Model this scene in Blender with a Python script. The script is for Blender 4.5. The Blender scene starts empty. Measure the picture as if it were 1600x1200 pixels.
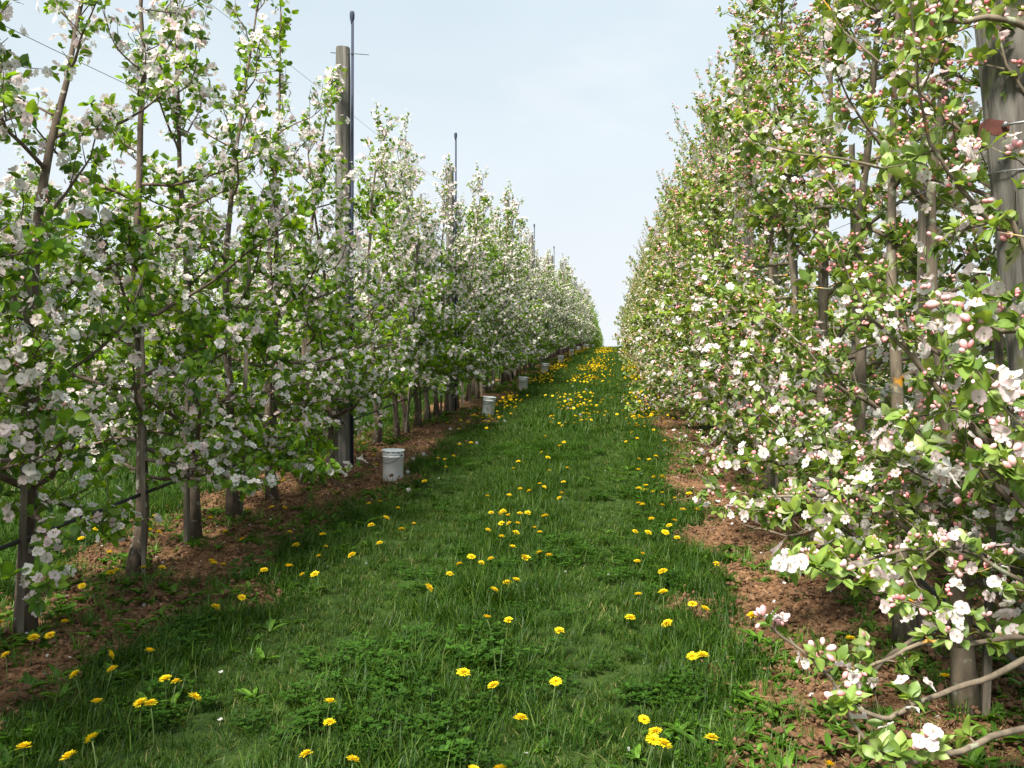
import bpy, math, random
import numpy as np
from mathutils import Vector, Matrix, Euler

# ------------------------------------------------------------------ camera, sky, sun, exposure
scene = bpy.context.scene
C = scene.collection
FPX = 1500.0                                  # focal length in pixels of a 1600 px wide picture
YAW = math.atan(168 / FPX)
SLOPE = 0.0643
EYE = 1.45
cam_data = bpy.data.cameras.new('camera')
cam_data.sensor_width = 36.0
cam_data.lens = FPX / 1600 * 36.0
cam_data.clip_start = 0.05
cam_data.clip_end = 5000
cam = bpy.data.objects.new('camera', cam_data)
C.objects.link(cam)
cam.location = (0, 0, EYE)
cam.rotation_euler = (math.radians(90), 0, YAW)
scene.camera = cam

CLOUD_AT = (0.1, 0.5, 0.9)
SUN_EL = math.radians(50)
SUN_FROM = Vector((-0.40, -0.92, 0)).normalized()          # horizontal direction the light comes from
world = bpy.data.worlds.new('World')
scene.world = world
world.use_nodes = True
wn, wl = world.node_tree.nodes, world.node_tree.links
wn.clear()
wo = wn.new('ShaderNodeOutputWorld')
bg = wn.new('ShaderNodeBackground')
bg.inputs['Strength'].default_value = 0.055
sky = wn.new('ShaderNodeTexSky')
sky.sky_type = 'NISHITA'
sky.sun_disc = False
sky.sun_elevation = SUN_EL
sky.sun_rotation = math.atan2(SUN_FROM.x, SUN_FROM.y)
sky.air_density = 1.0
sky.dust_density = 2.0
sky.ozone_density = 1.5
geo = wn.new('ShaderNodeTexCoord')
mp = wn.new('ShaderNodeMapping')
mp.inputs['Scale'].default_value = (1.2, 1.2, 3.4)
mp.inputs['Location'].default_value = (0.35, 0.1, 0.2)
nz = wn.new('ShaderNodeTexNoise')
nz.inputs['Scale'].default_value = 1.7
nz.inputs['Detail'].default_value = 6
nz.inputs['Roughness'].default_value = 0.5
nz.inputs['Distortion'].default_value = 0.4
rp = wn.new('ShaderNodeValToRGB')
rp.color_ramp.elements[0].position = 0.42
rp.color_ramp.elements[0].color = (0.84, 0.84, 0.84, 1)
rp.color_ramp.elements[1].position = 0.66
rp.color_ramp.elements[1].color = (0.97, 0.97, 0.97, 1)
mx = wn.new('ShaderNodeMixRGB')
mx.inputs['Color2'].default_value = (6.6, 7.6, 8.2, 1)      # thin high cloud and haze veil
wl.new(geo.outputs['Generated'], mp.inputs['Vector'])
wl.new(mp.outputs['Vector'], nz.inputs['Vector'])
wl.new(nz.outputs['Fac'], rp.inputs['Fac'])
wl.new(rp.outputs['Color'], mx.inputs['Fac'])
wl.new(sky.outputs['Color'], mx.inputs['Color1'])
sepz = wn.new('ShaderNodeSeparateXYZ')
wl.new(geo.outputs['Generated'], sepz.inputs[0])
hzr = wn.new('ShaderNodeMapRange')                            # haze whitens the sky towards the horizon all round
hzr.inputs['From Min'].default_value = 0.36; hzr.inputs['From Max'].default_value = 0.02
hzr.inputs['To Min'].default_value = 0.0; hzr.inputs['To Max'].default_value = 0.85
wl.new(sepz.outputs['Z'], hzr.inputs['Value'])
mh = wn.new('ShaderNodeMixRGB'); mh.inputs['Color2'].default_value = (7.75, 8.0, 8.3, 1)
wl.new(hzr.outputs[0], mh.inputs['Fac']); wl.new(mx.outputs['Color'], mh.inputs['Color1'])
mp2 = wn.new('ShaderNodeMapping'); mp2.inputs['Scale'].default_value = (1, 1, 2.6); mp2.inputs['Location'].default_value = CLOUD_AT
nz2 = wn.new('ShaderNodeTexNoise'); nz2.inputs['Scale'].default_value = 2.3; nz2.inputs['Detail'].default_value = 7
rp2 = wn.new('ShaderNodeMapRange'); rp2.inputs['From Min'].default_value = 0.56; rp2.inputs['From Max'].default_value = 0.74; rp2.inputs['To Max'].default_value = 0.55
wl.new(geo.outputs['Generated'], mp2.inputs['Vector']); wl.new(mp2.outputs[0], nz2.inputs['Vector']); wl.new(nz2.outputs['Fac'], rp2.inputs['Value'])
mc = wn.new('ShaderNodeMixRGB'); mc.inputs['Color2'].default_value = (8.6, 8.5, 8.7, 1)
wl.new(rp2.outputs[0], mc.inputs['Fac']); wl.new(mh.outputs['Color'], mc.inputs['Color1'])
wl.new(mc.outputs['Color'], bg.inputs['Color'])
wl.new(bg.outputs['Background'], wo.inputs['Surface'])

sd = bpy.data.lights.new('sun', 'SUN')
sd.energy = 5.0
sd.angle = math.radians(13.0)
sd.color = (1.0, 0.93, 0.82)
sun = bpy.data.objects.new('sun', sd)
C.objects.link(sun)
sun.location = (-20, -15, 25)
sv = -(SUN_FROM * math.cos(SUN_EL) + Vector((0, 0, math.sin(SUN_EL))))
sun.rotation_euler = sv.to_track_quat('-Z', 'Y').to_euler()

scene.view_settings.view_transform = 'Standard'
scene.view_settings.look = 'None'
scene.view_settings.gamma = 1
scene.view_settings.use_curve_mapping = False
scene.view_settings.exposure = 1.14
scene.cycles.max_bounces = 8
scene.cycles.diffuse_bounces = 3
scene.cycles.transmission_bounces = 4

# ------------------------------------------------------------------ noise, terrain and pixel helpers
_h = np.random.default_rng(11).random((256, 256))


def vnoise(x, y, s):
    x = np.asarray(x, float) * s + 100.3
    y = np.asarray(y, float) * s + 100.7
    xi, yi = np.floor(x).astype(int), np.floor(y).astype(int)
    fx, fy = x - xi, y - yi
    fx = fx * fx * (3 - 2 * fx)
    fy = fy * fy * (3 - 2 * fy)
    a = _h[xi & 255, yi & 255]; b = _h[(xi + 1) & 255, yi & 255]
    c = _h[xi & 255, (yi + 1) & 255]; d = _h[(xi + 1) & 255, (yi + 1) & 255]
    return (a * (1 - fx) + b * fx) * (1 - fy) + (c * (1 - fx) + d * fx) * fy


def base_z(y):
    y = np.asarray(y, float)
    k, y0 = 0.00037, 35.0
    yk = y0 + (SLOPE + 0.05) / (2 * k)
    z1 = SLOPE * y - k * np.maximum(y - y0, 0) ** 2
    zk = SLOPE * yk - k * (yk - y0) ** 2
    z = np.where(y > yk, zk - 0.05 * (y - yk), z1)
    return np.maximum(z, -12.0)


LEFT, RIGHT = -2.8, 1.25
ROWS = [(-10.8), (-6.8), LEFT, RIGHT, 5.25, 9.25]


def soil_mask(x, y):
    """1 on the open soil under the tree rows, 0 in the grass"""
    x = np.asarray(x, float); y = np.asarray(y, float)
    m = np.zeros(np.broadcast(x, y).shape)
    for rx in (LEFT, RIGHT):
        lo, hi = rx - 0.50, rx + 0.80
        if rx == RIGHT:
            lo, hi = 0.44, 1.95
        w = (vnoise(x, y, 1.3) - 0.5) * 0.5 + (vnoise(x, y, 5.0) - 0.5) * 0.34 + (vnoise(x, y, 14) - 0.5) * 0.22
        a = np.minimum(x + w - lo, hi - (x + w))
        m = np.maximum(m, np.clip(a / 0.10 + 0.5, 0, 1))
    return m


def ground_z(x, y):
    m = soil_mask(x, y)
    z = base_z(y)
    z = z + (vnoise(x, y, 0.7) - 0.5) * 0.05 + (vnoise(x, y, 2.3) - 0.5) * 0.03
    near = np.clip((40 - np.asarray(y, float)) / 30, 0, 1)
    lump = (vnoise(x, y, 7) - 0.5) * 0.045 + (vnoise(x, y, 17) - 0.5) * 0.03 + (vnoise(x, y, 37) - 0.5) * 0.014
    z = z + m * near * lump + (1 - m) * near * (vnoise(x, y, 9) - 0.5) * 0.015
    return z


FW = np.array([-math.sin(YAW), math.cos(YAW), 0.0])
RT = np.array([math.cos(YAW), math.sin(YAW), 0.0])


def ray(px, py):
    return FW + (px - 800) / FPX * RT + np.array([0, 0, (600 - py) / FPX])


def at_depth(px, py, d):
    return np.array([0, 0, EYE]) + ray(px, py) * d


def on_plane(px, py, X):
    r = ray(px, py)
    return np.array([0, 0, EYE]) + r * (X / r[0])


def row_y(px, X):
    r = ray(px, 600)
    return r[1] * X / r[0]


def on_ground(px, py, h=0.0):
    r = ray(px, py)
    t = (EYE - h) / (SLOPE * r[1] - r[2]) if (SLOPE * r[1] - r[2]) > 1e-4 else 60
    return (r[0] * t, r[1] * t)


# ------------------------------------------------------------------ mesh helpers
def mk(name, V, F, mat, col=None, smooth=True, idx_mat=None):
    """mesh from arrays; F is an (n,3) or (n,4) array or a list of such arrays"""
    me = bpy.data.meshes.new(name)
    V = np.asarray(V, np.float32)
    Fs = F if isinstance(F, list) else [F]
    Fs = [np.asarray(f, np.int32) for f in Fs if len(f)]
    nl = sum(f.size for f in Fs); nf = sum(len(f) for f in Fs)
    me.vertices.add(len(V)); me.vertices.foreach_set('co', V.ravel())
    me.loops.add(nl); me.polygons.add(nf)
    me.loops.foreach_set('vertex_index', np.concatenate([f.ravel() for f in Fs]))
    tot = np.concatenate([np.full(len(f), f.shape[1], np.int32) for f in Fs])
    st = np.concatenate([[0], np.cumsum(tot)[:-1]]).astype(np.int32)
    me.polygons.foreach_set('loop_start', st)
    me.polygons.foreach_set('use_smooth', np.full(nf, smooth))
    me.update(calc_edges=True)
    if col is not None:
        a = me.color_attributes.new('col', 'FLOAT_COLOR', 'POINT')
        c4 = np.ones((len(V), 4), np.float32); c4[:, :3] = col
        a.data.foreach_set('color', c4.ravel())
    me.materials.append(mat)
    me.validate()
    return me


def obj(name, me, parent=None, loc=None):
    o = bpy.data.objects.new(name, me)
    C.objects.link(o)
    if parent is not None:
        o.parent = parent
    if loc is not None:
        o.location = loc
    return o


def thing(name, label, cat, loc=(0, 0, 0), group=None, me=None):
    o = bpy.data.objects.new(name, me)
    C.objects.link(o)
    o.location = loc
    o['label'] = label
    o['category'] = cat
    if group:
        o['group'] = group
    return o


def unit(v):
    v = np.asarray(v, float)
    return v / (np.linalg.norm(v, axis=-1, keepdims=True) + 1e-12)


def tube(P, R, n=6, cap=True):
    """quads and triangles of a tube through points P with radii R"""
    P = np.asarray(P, float); R = np.asarray(R, float)
    m = len(P)
    T = np.gradient(P, axis=0); T = unit(T)
    ref = np.array([0.31, 0.17, 0.93]) if abs(T[0][2]) < 0.9 else np.array([1.0, 0.1, 0])
    u = unit(np.cross(T, ref)); v = np.cross(T, u)
    a = np.linspace(0, 2 * math.pi, n, endpoint=False)
    V = P[:, None] + R[:, None, None] * (np.cos(a)[None, :, None] * u[:, None] + np.sin(a)[None, :, None] * v[:, None])
    V = V.reshape(-1, 3)
    i = np.arange(m - 1)[:, None] * n; j = np.arange(n)[None]
    j2 = (j + 1) % n
    Q = np.stack([i + j, i + n + j, i + n + j2, i + j2], -1).reshape(-1, 4)
    T3 = np.zeros((0, 3), int)
    if cap:
        V = np.vstack([V, P[-1] + T[-1] * R[-1] * 0.6, P[0]])
        k = np.arange(n)
        e = m * n
        T3 = np.vstack([np.stack([(m - 1) * n + k, np.full(n, e), (m - 1) * n + (k + 1) % n], -1),
                        np.stack([k, (k + 1) % n, np.full(n, e + 1)], -1)])
    return V, Q, T3


def join(parts):
    Vs, Qs, Ts, o = [], [], [], 0
    for V, Q, T in parts:
        Vs.append(V); Qs.append(Q + o); Ts.append(T + o); o += len(V)
    return np.vstack(Vs), [np.vstack(Qs), np.vstack(Ts)]


def box(cx, cy, cz, sx, sy, sz):
    V = np.array([[x, y, z] for z in (-.5, .5) for y in (-.5, .5) for x in (-.5, .5)]) * [sx, sy, sz] + [cx, cy, cz]
    Q = np.array([[0, 2, 3, 1], [4, 5, 7, 6], [0, 1, 5, 4], [2, 6, 7, 3], [0, 4, 6, 2], [1, 3, 7, 5]])
    return V, Q, np.zeros((0, 3), int)


def lathe(prof, n=32):
    prof = np.asarray(prof, float)
    a = np.linspace(0, 2 * math.pi, n, endpoint=False)
    V = np.stack([prof[:, 0, None] * np.cos(a), prof[:, 0, None] * np.sin(a), np.repeat(prof[:, 1, None], n, 1)], -1).reshape(-1, 3)
    i = np.arange(len(prof) - 1)[:, None] * n; j = np.arange(n)[None]; j2 = (j + 1) % n
    Q = np.stack([i + j, i + j2, i + n + j2, i + n + j], -1).reshape(-1, 4)
    return V, Q, np.zeros((0, 3), int)


def bake(tv, tf, M, pos, tcol=None, icol=None):
    """template copied to N frames: M (N,3,3) columns are axes scaled, pos (N,3)"""
    N, nv = len(pos), len(tv)
    V = np.einsum('nij,vj->nvi', M, tv) + pos[:, None]
    F = (tf[None] + (np.arange(N) * nv)[:, None, None]).reshape(-1, tf.shape[1])
    col = None
    if icol is not None:
        if tcol is None:
            col = np.repeat(icol, nv, 0)
        else:                                           # tcol: (nv,4) = rgb multiplier, weight of a fixed colour
            w = tcol[None, :, 3:4]
            col = (icol[:, None] * (1 - w) + tcol[None, :, :3] * w).reshape(-1, 3)
    return V.reshape(-1, 3), F, col


def frames(x, z):
    x = unit(x)
    y = unit(np.cross(z, x))
    z = np.cross(x, y)
    return np.stack([x, y, z], -1)


# ------------------------------------------------------------------ materials
def new_mat(name):
    m = bpy.data.materials.new(name)
    m.use_nodes = True
    n, l = m.node_tree.nodes, m.node_tree.links
    n.clear()
    return m, n, l, n.new('ShaderNodeOutputMaterial')


def thin_mat(name, trans, gain=(1.5, 1.4, 0.6), rough=0.45, gloss=0.06, vary=0.0, tr_from_col=True):
    """thin leaves and petals: colour from the 'col' attribute, light passing through"""
    m, n, l, out = new_mat(name)
    at = n.new('ShaderNodeAttribute'); at.attribute_name = 'col'
    colo = at.outputs['Color']
    if vary:
        oi = n.new('ShaderNodeObjectInfo')
        mr = n.new('ShaderNodeMapRange')
        mr.inputs['To Min'].default_value = 1 - vary; mr.inputs['To Max'].default_value = 1 + vary
        l.new(oi.outputs['Random'], mr.inputs['Value'])
        mu = n.new('ShaderNodeVectorMath'); mu.operation = 'SCALE'
        l.new(colo, mu.inputs[0]); l.new(mr.outputs[0], mu.inputs['Scale'])
        colo = mu.outputs[0]
    d = n.new('ShaderNodeBsdfDiffuse')
    t = n.new('ShaderNodeBsdfTranslucent')
    g = n.new('ShaderNodeBsdfGlossy'); g.inputs['Roughness'].default_value = rough
    l.new(colo, d.inputs['Color'])
    tm = n.new('ShaderNodeVectorMath'); tm.operation = 'MULTIPLY'
    tm.inputs[1].default_value = gain
    l.new(colo, tm.inputs[0]); l.new(tm.outputs[0], t.inputs['Color'])
    a = n.new('ShaderNodeMixShader'); a.inputs[0].default_value = trans
    l.new(d.outputs[0], a.inputs[1]); l.new(t.outputs[0], a.inputs[2])
    b = n.new('ShaderNodeMixShader'); b.inputs[0].default_value = gloss
    l.new(a.outputs[0], b.inputs[1]); l.new(g.outputs[0], b.inputs[2])
    l.new(b.outputs[0], out.inputs['Surface'])
    return m


def noise_mat(name, cols, scale=(1, 1, 1), nscale=10, rough=0.85, bump=0.3, bdist=0.01, spots=None, detail=6, spec=0.3):
    """procedural surface: ramp over a stretched noise, bump, optional coloured spots (colour, scale, threshold)"""
    m, n, l, out = new_mat(name)
    p = n.new('ShaderNodeBsdfPrincipled')
    p.inputs['Roughness'].default_value = rough
    p.inputs['Specular IOR Level'].default_value = spec
    tc = n.new('ShaderNodeTexCoord'); mpn = n.new('ShaderNodeMapping')
    mpn.inputs['Scale'].default_value = scale
    l.new(tc.outputs['Object'], mpn.inputs['Vector'])
    t = n.new('ShaderNodeTexNoise'); t.inputs['Scale'].default_value = nscale; t.inputs['Detail'].default_value = detail
    t.inputs['Roughness'].default_value = 0.62
    l.new(mpn.outputs[0], t.inputs['Vector'])
    r = n.new('ShaderNodeValToRGB')
    e = r.color_ramp.elements
    for i, (pos, c) in enumerate(cols):
        el = e[i] if i < 2 else e.new(pos)
        el.position = pos; el.color = (*c, 1)
    l.new(t.outputs['Fac'], r.inputs['Fac'])
    co = r.outputs['Color']
    for sp in (spots or []):
        c, sc, th = sp
        t2 = n.new('ShaderNodeTexNoise'); t2.inputs['Scale'].default_value = sc; t2.inputs['Detail'].default_value = 5
        l.new(tc.outputs['Object'], t2.inputs['Vector'])
        r2 = n.new('ShaderNodeMapRange'); r2.inputs['From Min'].default_value = th; r2.inputs['From Max'].default_value = th + 0.05
        l.new(t2.outputs['Fac'], r2.inputs['Value'])
        mm = n.new('ShaderNodeMixRGB'); mm.inputs['Color2'].default_value = (*c, 1)
        l.new(r2.outputs[0], mm.inputs['Fac']); l.new(co, mm.inputs['Color1']); co = mm.outputs['Color']
    l.new(co, p.inputs['Base Color'])
    b = n.new('ShaderNodeBump'); b.inputs['Strength'].default_value = bump; b.inputs['Distance'].default_value = bdist
    l.new(t.outputs['Fac'], b.inputs['Height']); l.new(b.outputs[0], p.inputs['Normal'])
    l.new(p.outputs[0], out.inputs['Surface'])
    return m


def plain(name, c, rough=0.4, metal=0.0):
    m, n, l, out = new_mat(name)
    p = n.new('ShaderNodeBsdfPrincipled')
    p.inputs['Base Color'].default_value = (*c, 1); p.inputs['Roughness'].default_value = rough
    p.inputs['Metallic'].default_value = metal
    t = n.new('ShaderNodeTexNoise'); t.inputs['Scale'].default_value = 30; t.inputs['Detail'].default_value = 4
    tc = n.new('ShaderNodeTexCoord'); l.new(tc.outputs['Object'], t.inputs['Vector'])
    mr = n.new('ShaderNodeMapRange'); mr.inputs['To Min'].default_value = max(rough - .12, 0.05); mr.inputs['To Max'].default_value = rough + .15
    l.new(t.outputs['Fac'], mr.inputs['Value']); l.new(mr.outputs[0], p.inputs['Roughness'])
    l.new(p.outputs[0], out.inputs['Surface'])
    return m


M_leafL = thin_mat('leaf_green', 0.45, gain=(1.9, 1.65, 0.5), gloss=0.03, rough=0.5)
M_leafR = thin_mat('leaf_pale_green', 0.40, gain=(1.6, 1.45, 0.6), gloss=0.04, rough=0.5)
M_petal = thin_mat('petal_white', 0.46, gain=(1.0, 0.98, 0.97), gloss=0.02, rough=0.6)
M_bud = thin_mat('bud_pink', 0.12, gain=(1.0, 0.8, 0.8), gloss=0.04, rough=0.5)
M_grass = thin_mat('grass_blade', 0.35, gain=(1.4, 1.3, 0.4), gloss=0.015, rough=0.5, vary=0.22)
M_weed = thin_mat('weed_leaf', 0.35, gain=(1.5, 1.4, 0.5), gloss=0.025, rough=0.45, vary=0.15)
M_dandy = thin_mat('dandelion_yellow', 0.2, gain=(1.0, 0.9, 0.5), gloss=0.02, rough=0.6)
M_barkL = noise_mat('bark_grey_brown', [(0.3, (0.045, 0.033, 0.025)), (0.7, (0.15, 0.115, 0.085))], (1, 1, .35), 26, 0.9, 0.7, 0.006,
                    spots=[((0.30, 0.30, 0.25), 22, 0.62), ((0.42, 0.20, 0.02), 9, 0.70)])
M_barkR = noise_mat('bark_lichened', [(0.3, (0.075, 0.06, 0.045)), (0.7, (0.22, 0.18, 0.13))], (1, 1, .35), 24, 0.9, 0.6, 0.006,
                    spots=[((0.25, 0.27, 0.19), 16, 0.60), ((0.48, 0.23, 0.015), 8, 0.64)])
M_twig = noise_mat('twig_bark', [(0.3, (0.075, 0.05, 0.04)), (0.7, (0.19, 0.14, 0.11))], (1, 1, 1), 30, 0.7, 0.3, 0.002,
                   spots=[((0.45, 0.22, 0.02), 7, 0.70)])
M_post = noise_mat('weathered_post', [(0.3, (0.035, 0.032, 0.028)), (0.48, (0.12, 0.113, 0.10)), (0.8, (0.24, 0.23, 0.205))], (1, 1, .045), 34, 0.9, 0.9, 0.008,
                   spots=[((0.10, 0.11, 0.05), 9, 0.60)])
M_stake = noise_mat('weathered_stake', [(0.3, (0.07, 0.058, 0.044)), (0.7, (0.20, 0.175, 0.14))], (1, 1, .06), 50, 0.9, 0.7, 0.004,
                    spots=[((0.16, 0.17, 0.09), 5, 0.62)])
M_clod = noise_mat('soil_clod', [(0.3, (0.06, 0.033, 0.018)), (0.55, (0.185, 0.102, 0.055)), (0.8, (0.36, 0.23, 0.135))], (1, 1, 1), 3.0, 0.95, 0.8, 0.01)
M_straw = thin_mat('dry_straw', 0.1, gain=(1, 1, 1), gloss=0.02, vary=0.3)
M_paint = noise_mat('bucket_white_paint', [(0.35, (0.76, 0.78, 0.81)), (0.65, (0.82, 0.84, 0.87))], (1, 1, .5), 4, 0.38, 0.05, 0.002,
                    spots=[((0.50, 0.45, 0.38), 14, 0.70)], spec=0.5)
M_dark = plain('dark_steel_and_shade', (0.03, 0.032, 0.038), 0.5, 0.4)
M_wire = plain('galvanised_wire', (0.32, 0.33, 0.35), 0.45, 0.7)
M_pipe = plain('blue_black_plastic', (0.02, 0.028, 0.06), 0.75)
M_hose = plain('black_hose', (0.018, 0.018, 0.02), 0.5)
M_rust = noise_mat('rusty_red_steel', [(0.3, (0.07, 0.025, 0.018)), (0.7, (0.15, 0.05, 0.035))], (1, 1, 1), 30, 0.7, 0.3, 0.002)
M_far = noise_mat('far_hedge', [(0.3, (0.03, 0.05, 0.03)), (0.7, (0.07, 0.10, 0.05))], (1, 1, 1), 0.6, 1.0, 0.5, 0.3)


def ground_material():
    m, n, l, out = new_mat('orchard_ground')
    p = n.new('ShaderNodeBsdfPrincipled'); p.inputs['Roughness'].default_value = 0.95
    p.inputs['Specular IOR Level'].default_value = 0.1
    at = n.new('ShaderNodeAttribute'); at.attribute_name = 'col'
    tc = n.new('ShaderNodeTexCoord')

    def noise(s, d=6, r=0.6):
        t = n.new('ShaderNodeTexNoise'); t.inputs['Scale'].default_value = s; t.inputs['Detail'].default_value = d
        t.inputs['Roughness'].default_value = r
        l.new(tc.outputs['Object'], t.inputs['Vector']); return t

    def ramp(src, stops):
        r = n.new('ShaderNodeValToRGB')
        for i, (pos, c) in enumerate(stops):
            el = r.color_ramp.elements[i] if i < 2 else r.color_ramp.elements.new(pos)
            el.position = pos; el.color = (*c, 1)
        l.new(src, r.inputs['Fac']); return r
    soil = ramp(noise(28).outputs['Fac'], [(0.30, (0.05, 0.027, 0.015)), (0.5, (0.165, 0.09, 0.048)), (0.70, (0.34, 0.215, 0.13))])
    soil2 = ramp(noise(2.2, 3).outputs['Fac'], [(0.35, (0.75, 0.72, 0.70)), (0.65, (1.15, 1.1, 1.05))])
    sm = n.new('ShaderNodeMixRGB'); sm.blend_type = 'MULTIPLY'; sm.inputs['Fac'].default_value = 1
    l.new(soil.outputs[0], sm.inputs['Color1']); l.new(soil2.outputs[0], sm.inputs['Color2'])
    turf = ramp(noise(9, 8, 0.7).outputs['Fac'], [(0.3, (0.018, 0.035, 0.009)), (0.52, (0.035, 0.066, 0.014)), (0.75, (0.065, 0.10, 0.022))])
    sep = n.new('ShaderNodeSeparateColor'); l.new(at.outputs['Color'], sep.inputs[0])
    nn = noise(38, 4)
    ad = n.new('ShaderNodeMath'); ad.operation = 'ADD'
    l.new(sep.outputs[0], ad.inputs[0])
    sc = n.new('ShaderNodeMath'); sc.operation = 'MULTIPLY_ADD'; sc.inputs[1].default_value = 0.8; sc.inputs[2].default_value = -0.4
    l.new(nn.outputs['Fac'], sc.inputs[0]); l.new(sc.outputs[0], ad.inputs[1])
    mr = n.new('ShaderNodeMapRange'); mr.inputs['From Min'].default_value = 0.42; mr.inputs['From Max'].default_value = 0.58
    l.new(ad.outputs[0], mr.inputs['Value'])
    mm = n.new('ShaderNodeMixRGB'); l.new(mr.outputs[0], mm.inputs['Fac'])
    l.new(turf.outputs[0], mm.inputs['Color1']); l.new(sm.outputs[0], mm.inputs['Color2'])
    l.new(mm.outputs[0], p.inputs['Base Color'])
    b = n.new('ShaderNodeBump'); b.inputs['Strength'].default_value = 0.8; b.inputs['Distance'].default_value = 0.02
    l.new(noise(55, 8, 0.7).outputs['Fac'], b.inputs['Height']); l.new(b.outputs[0], p.inputs['Normal'])
    l.new(p.outputs[0], out.inputs['Surface'])
    return m


# ------------------------------------------------------------------ the ground sheet
def axis(stops):
    a = []
    for (lo, hi, st) in stops:
        a += list(np.arange(lo, hi, st))
    a.append(stops[-1][1])
    return np.array(a)


gx = axis([(-1500, -100, 140), (-100, -16, 4), (-16, -4.4, 0.25), (-4.4, 3.2, 0.045), (3.2, 12, 0.25), (12, 100, 4), (100, 1500, 140)])
gy = axis([(-60, -4, 2), (-4, 1.8, 0.25), (1.8, 9, 0.05), (9, 16, 0.11), (16, 40, 0.25), (40, 200, 1.5), (200, 2400, 100)])
GX, GY = np.meshgrid(gx, gy)
GZ = ground_z(GX, GY)
gm = soil_mask(GX, GY)
gV = np.stack([GX, GY, GZ], -1).reshape(-1, 3)
nx_, ny_ = len(gx), len(gy)
ii, jj = np.meshgrid(np.arange(ny_ - 1), np.arange(nx_ - 1), indexing='ij')
gF = np.stack([ii * nx_ + jj, ii * nx_ + jj + 1, (ii + 1) * nx_ + jj + 1, (ii + 1) * nx_ + jj], -1).reshape(-1, 4)
gcol = np.stack([gm.ravel()] * 3, -1)
ground = obj('ground', mk('ground', gV, gF, ground_material(), gcol))
ground['kind'] = 'structure'
ground['label'] = 'sloping orchard ground with grass lane between strips of red brown soil'


# ------------------------------------------------------------------ scattering of uncountable ground cover
def scatter(name, label, pts, rot, scl, idx, sources):
    me = bpy.data.meshes.new(name)
    me.vertices.add(len(pts)); me.vertices.foreach_set('co', np.asarray(pts, np.float32).ravel())
    a = me.attributes.new('rot', 'FLOAT_VECTOR', 'POINT'); a.data.foreach_set('vector', np.asarray(rot, np.float32).ravel())
    a = me.attributes.new('scl', 'FLOAT', 'POINT'); a.data.foreach_set('value', np.asarray(scl, np.float32))
    a = me.attributes.new('idx', 'INT', 'POINT'); a.data.foreach_set('value', np.asarray(idx, np.int32))
    me.update()
    o = obj(name, me)
    o['kind'] = 'stuff'; o['label'] = label
    col = bpy.data.collections.new(name + '_sources')
    for i, s in enumerate(sources):
        so = bpy.data.objects.new('%s_%02d' % (name, i), s)
        col.objects.link(so)
    ng = bpy.data.node_groups.new(name + '_scatter', 'GeometryNodeTree')
    ng.interface.new_socket('Geometry', in_out='INPUT', socket_type='NodeSocketGeometry')
    ng.interface.new_socket('Geometry', in_out='OUTPUT', socket_type='NodeSocketGeometry')
    N, L = ng.nodes, ng.links
    gi, go = N.new('NodeGroupInput'), N.new('NodeGroupOutput')
    ci = N.new('GeometryNodeCollectionInfo')
    ci.inputs['Collection'].default_value = col
    ci.inputs['Separate Children'].default_value = True
    ci.inputs['Reset Children'].default_value = True
    ip = N.new('GeometryNodeInstanceOnPoints')
    ip.inputs['Pick Instance'].default_value = True

    def attr(nm, ty):
        q = N.new('GeometryNodeInputNamedAttribute'); q.data_type = ty; q.inputs['Name'].default_value = nm
        return q.outputs['Attribute']
    L.new(gi.outputs[0], ip.inputs['Points'])
    L.new(ci.outputs[0], ip.inputs['Instance'])
    L.new(attr('idx', 'INT'), ip.inputs['Instance Index'])
    L.new(attr('rot', 'FLOAT_VECTOR'), ip.inputs['Rotation'])
    L.new(attr('scl', 'FLOAT'), ip.inputs['Scale'])
    L.new(ip.outputs[0], go.inputs[0])
    md = o.modifiers.new('scatter', 'NODES'); md.node_group = ng
    return o


def blades(rng, n, rad, h0, h1, w, lean, cols, seg=3, mat=None, name='grass_clump', tipw=0.15):
    """a clump of n curved blades"""
    Vs, Fs, Cs = [], [], []
    k = seg + 1
    az = rng.random(n) * 6.283; r = rad * np.sqrt(rng.random(n)); a2 = rng.random(n) * 6.283
    H = h0 + (h1 - h0) * rng.random(n)
    ln = lean * (0.3 + rng.random(n))
    W = w * (0.6 + 0.8 * rng.random(n))
    root = np.stack([r * np.cos(a2), r * np.sin(a2), np.full(n, -0.01)], -1)
    d = np.stack([np.cos(az), np.sin(az), 0 * az], -1); s = np.stack([-np.sin(az), np.cos(az), 0 * az], -1)
    V = np.zeros((n, 2 * k - 1, 3))
    for i in range(k):
        t = i / seg
        p = root + d * (ln * H * t ** 1.8)[:, None]
        p[:, 2] += H * (t - 0.25 * ln * t * t)
        ww = W * (1 - (1 - tipw) * t ** 1.5) * 0.5
        if i < seg:
            V[:, 2 * i] = p - s * ww[:, None]; V[:, 2 * i + 1] = p + s * ww[:, None]
        else:
            V[:, 2 * i] = p
    f = []
    for i in range(seg - 1):
        a = 2 * i
        f += [[a, a + 1, a + 3], [a, a + 3, a + 2]]
    a = 2 * (seg - 1); f.append([a, a + 1, a + 2])
    f = np.array(f)
    F = (f[None] + (np.arange(n) * (2 * k - 1))[:, None, None]).reshape(-1, 3)
    cols = np.asarray(cols)
    c = cols[rng.integers(0, len(cols), n)] * (0.75 + 0.5 * rng.random((n, 1)))
    return mk(name, V.reshape(-1, 3), F, mat or M_grass, np.repeat(c, 2 * k - 1, 0))


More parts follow.
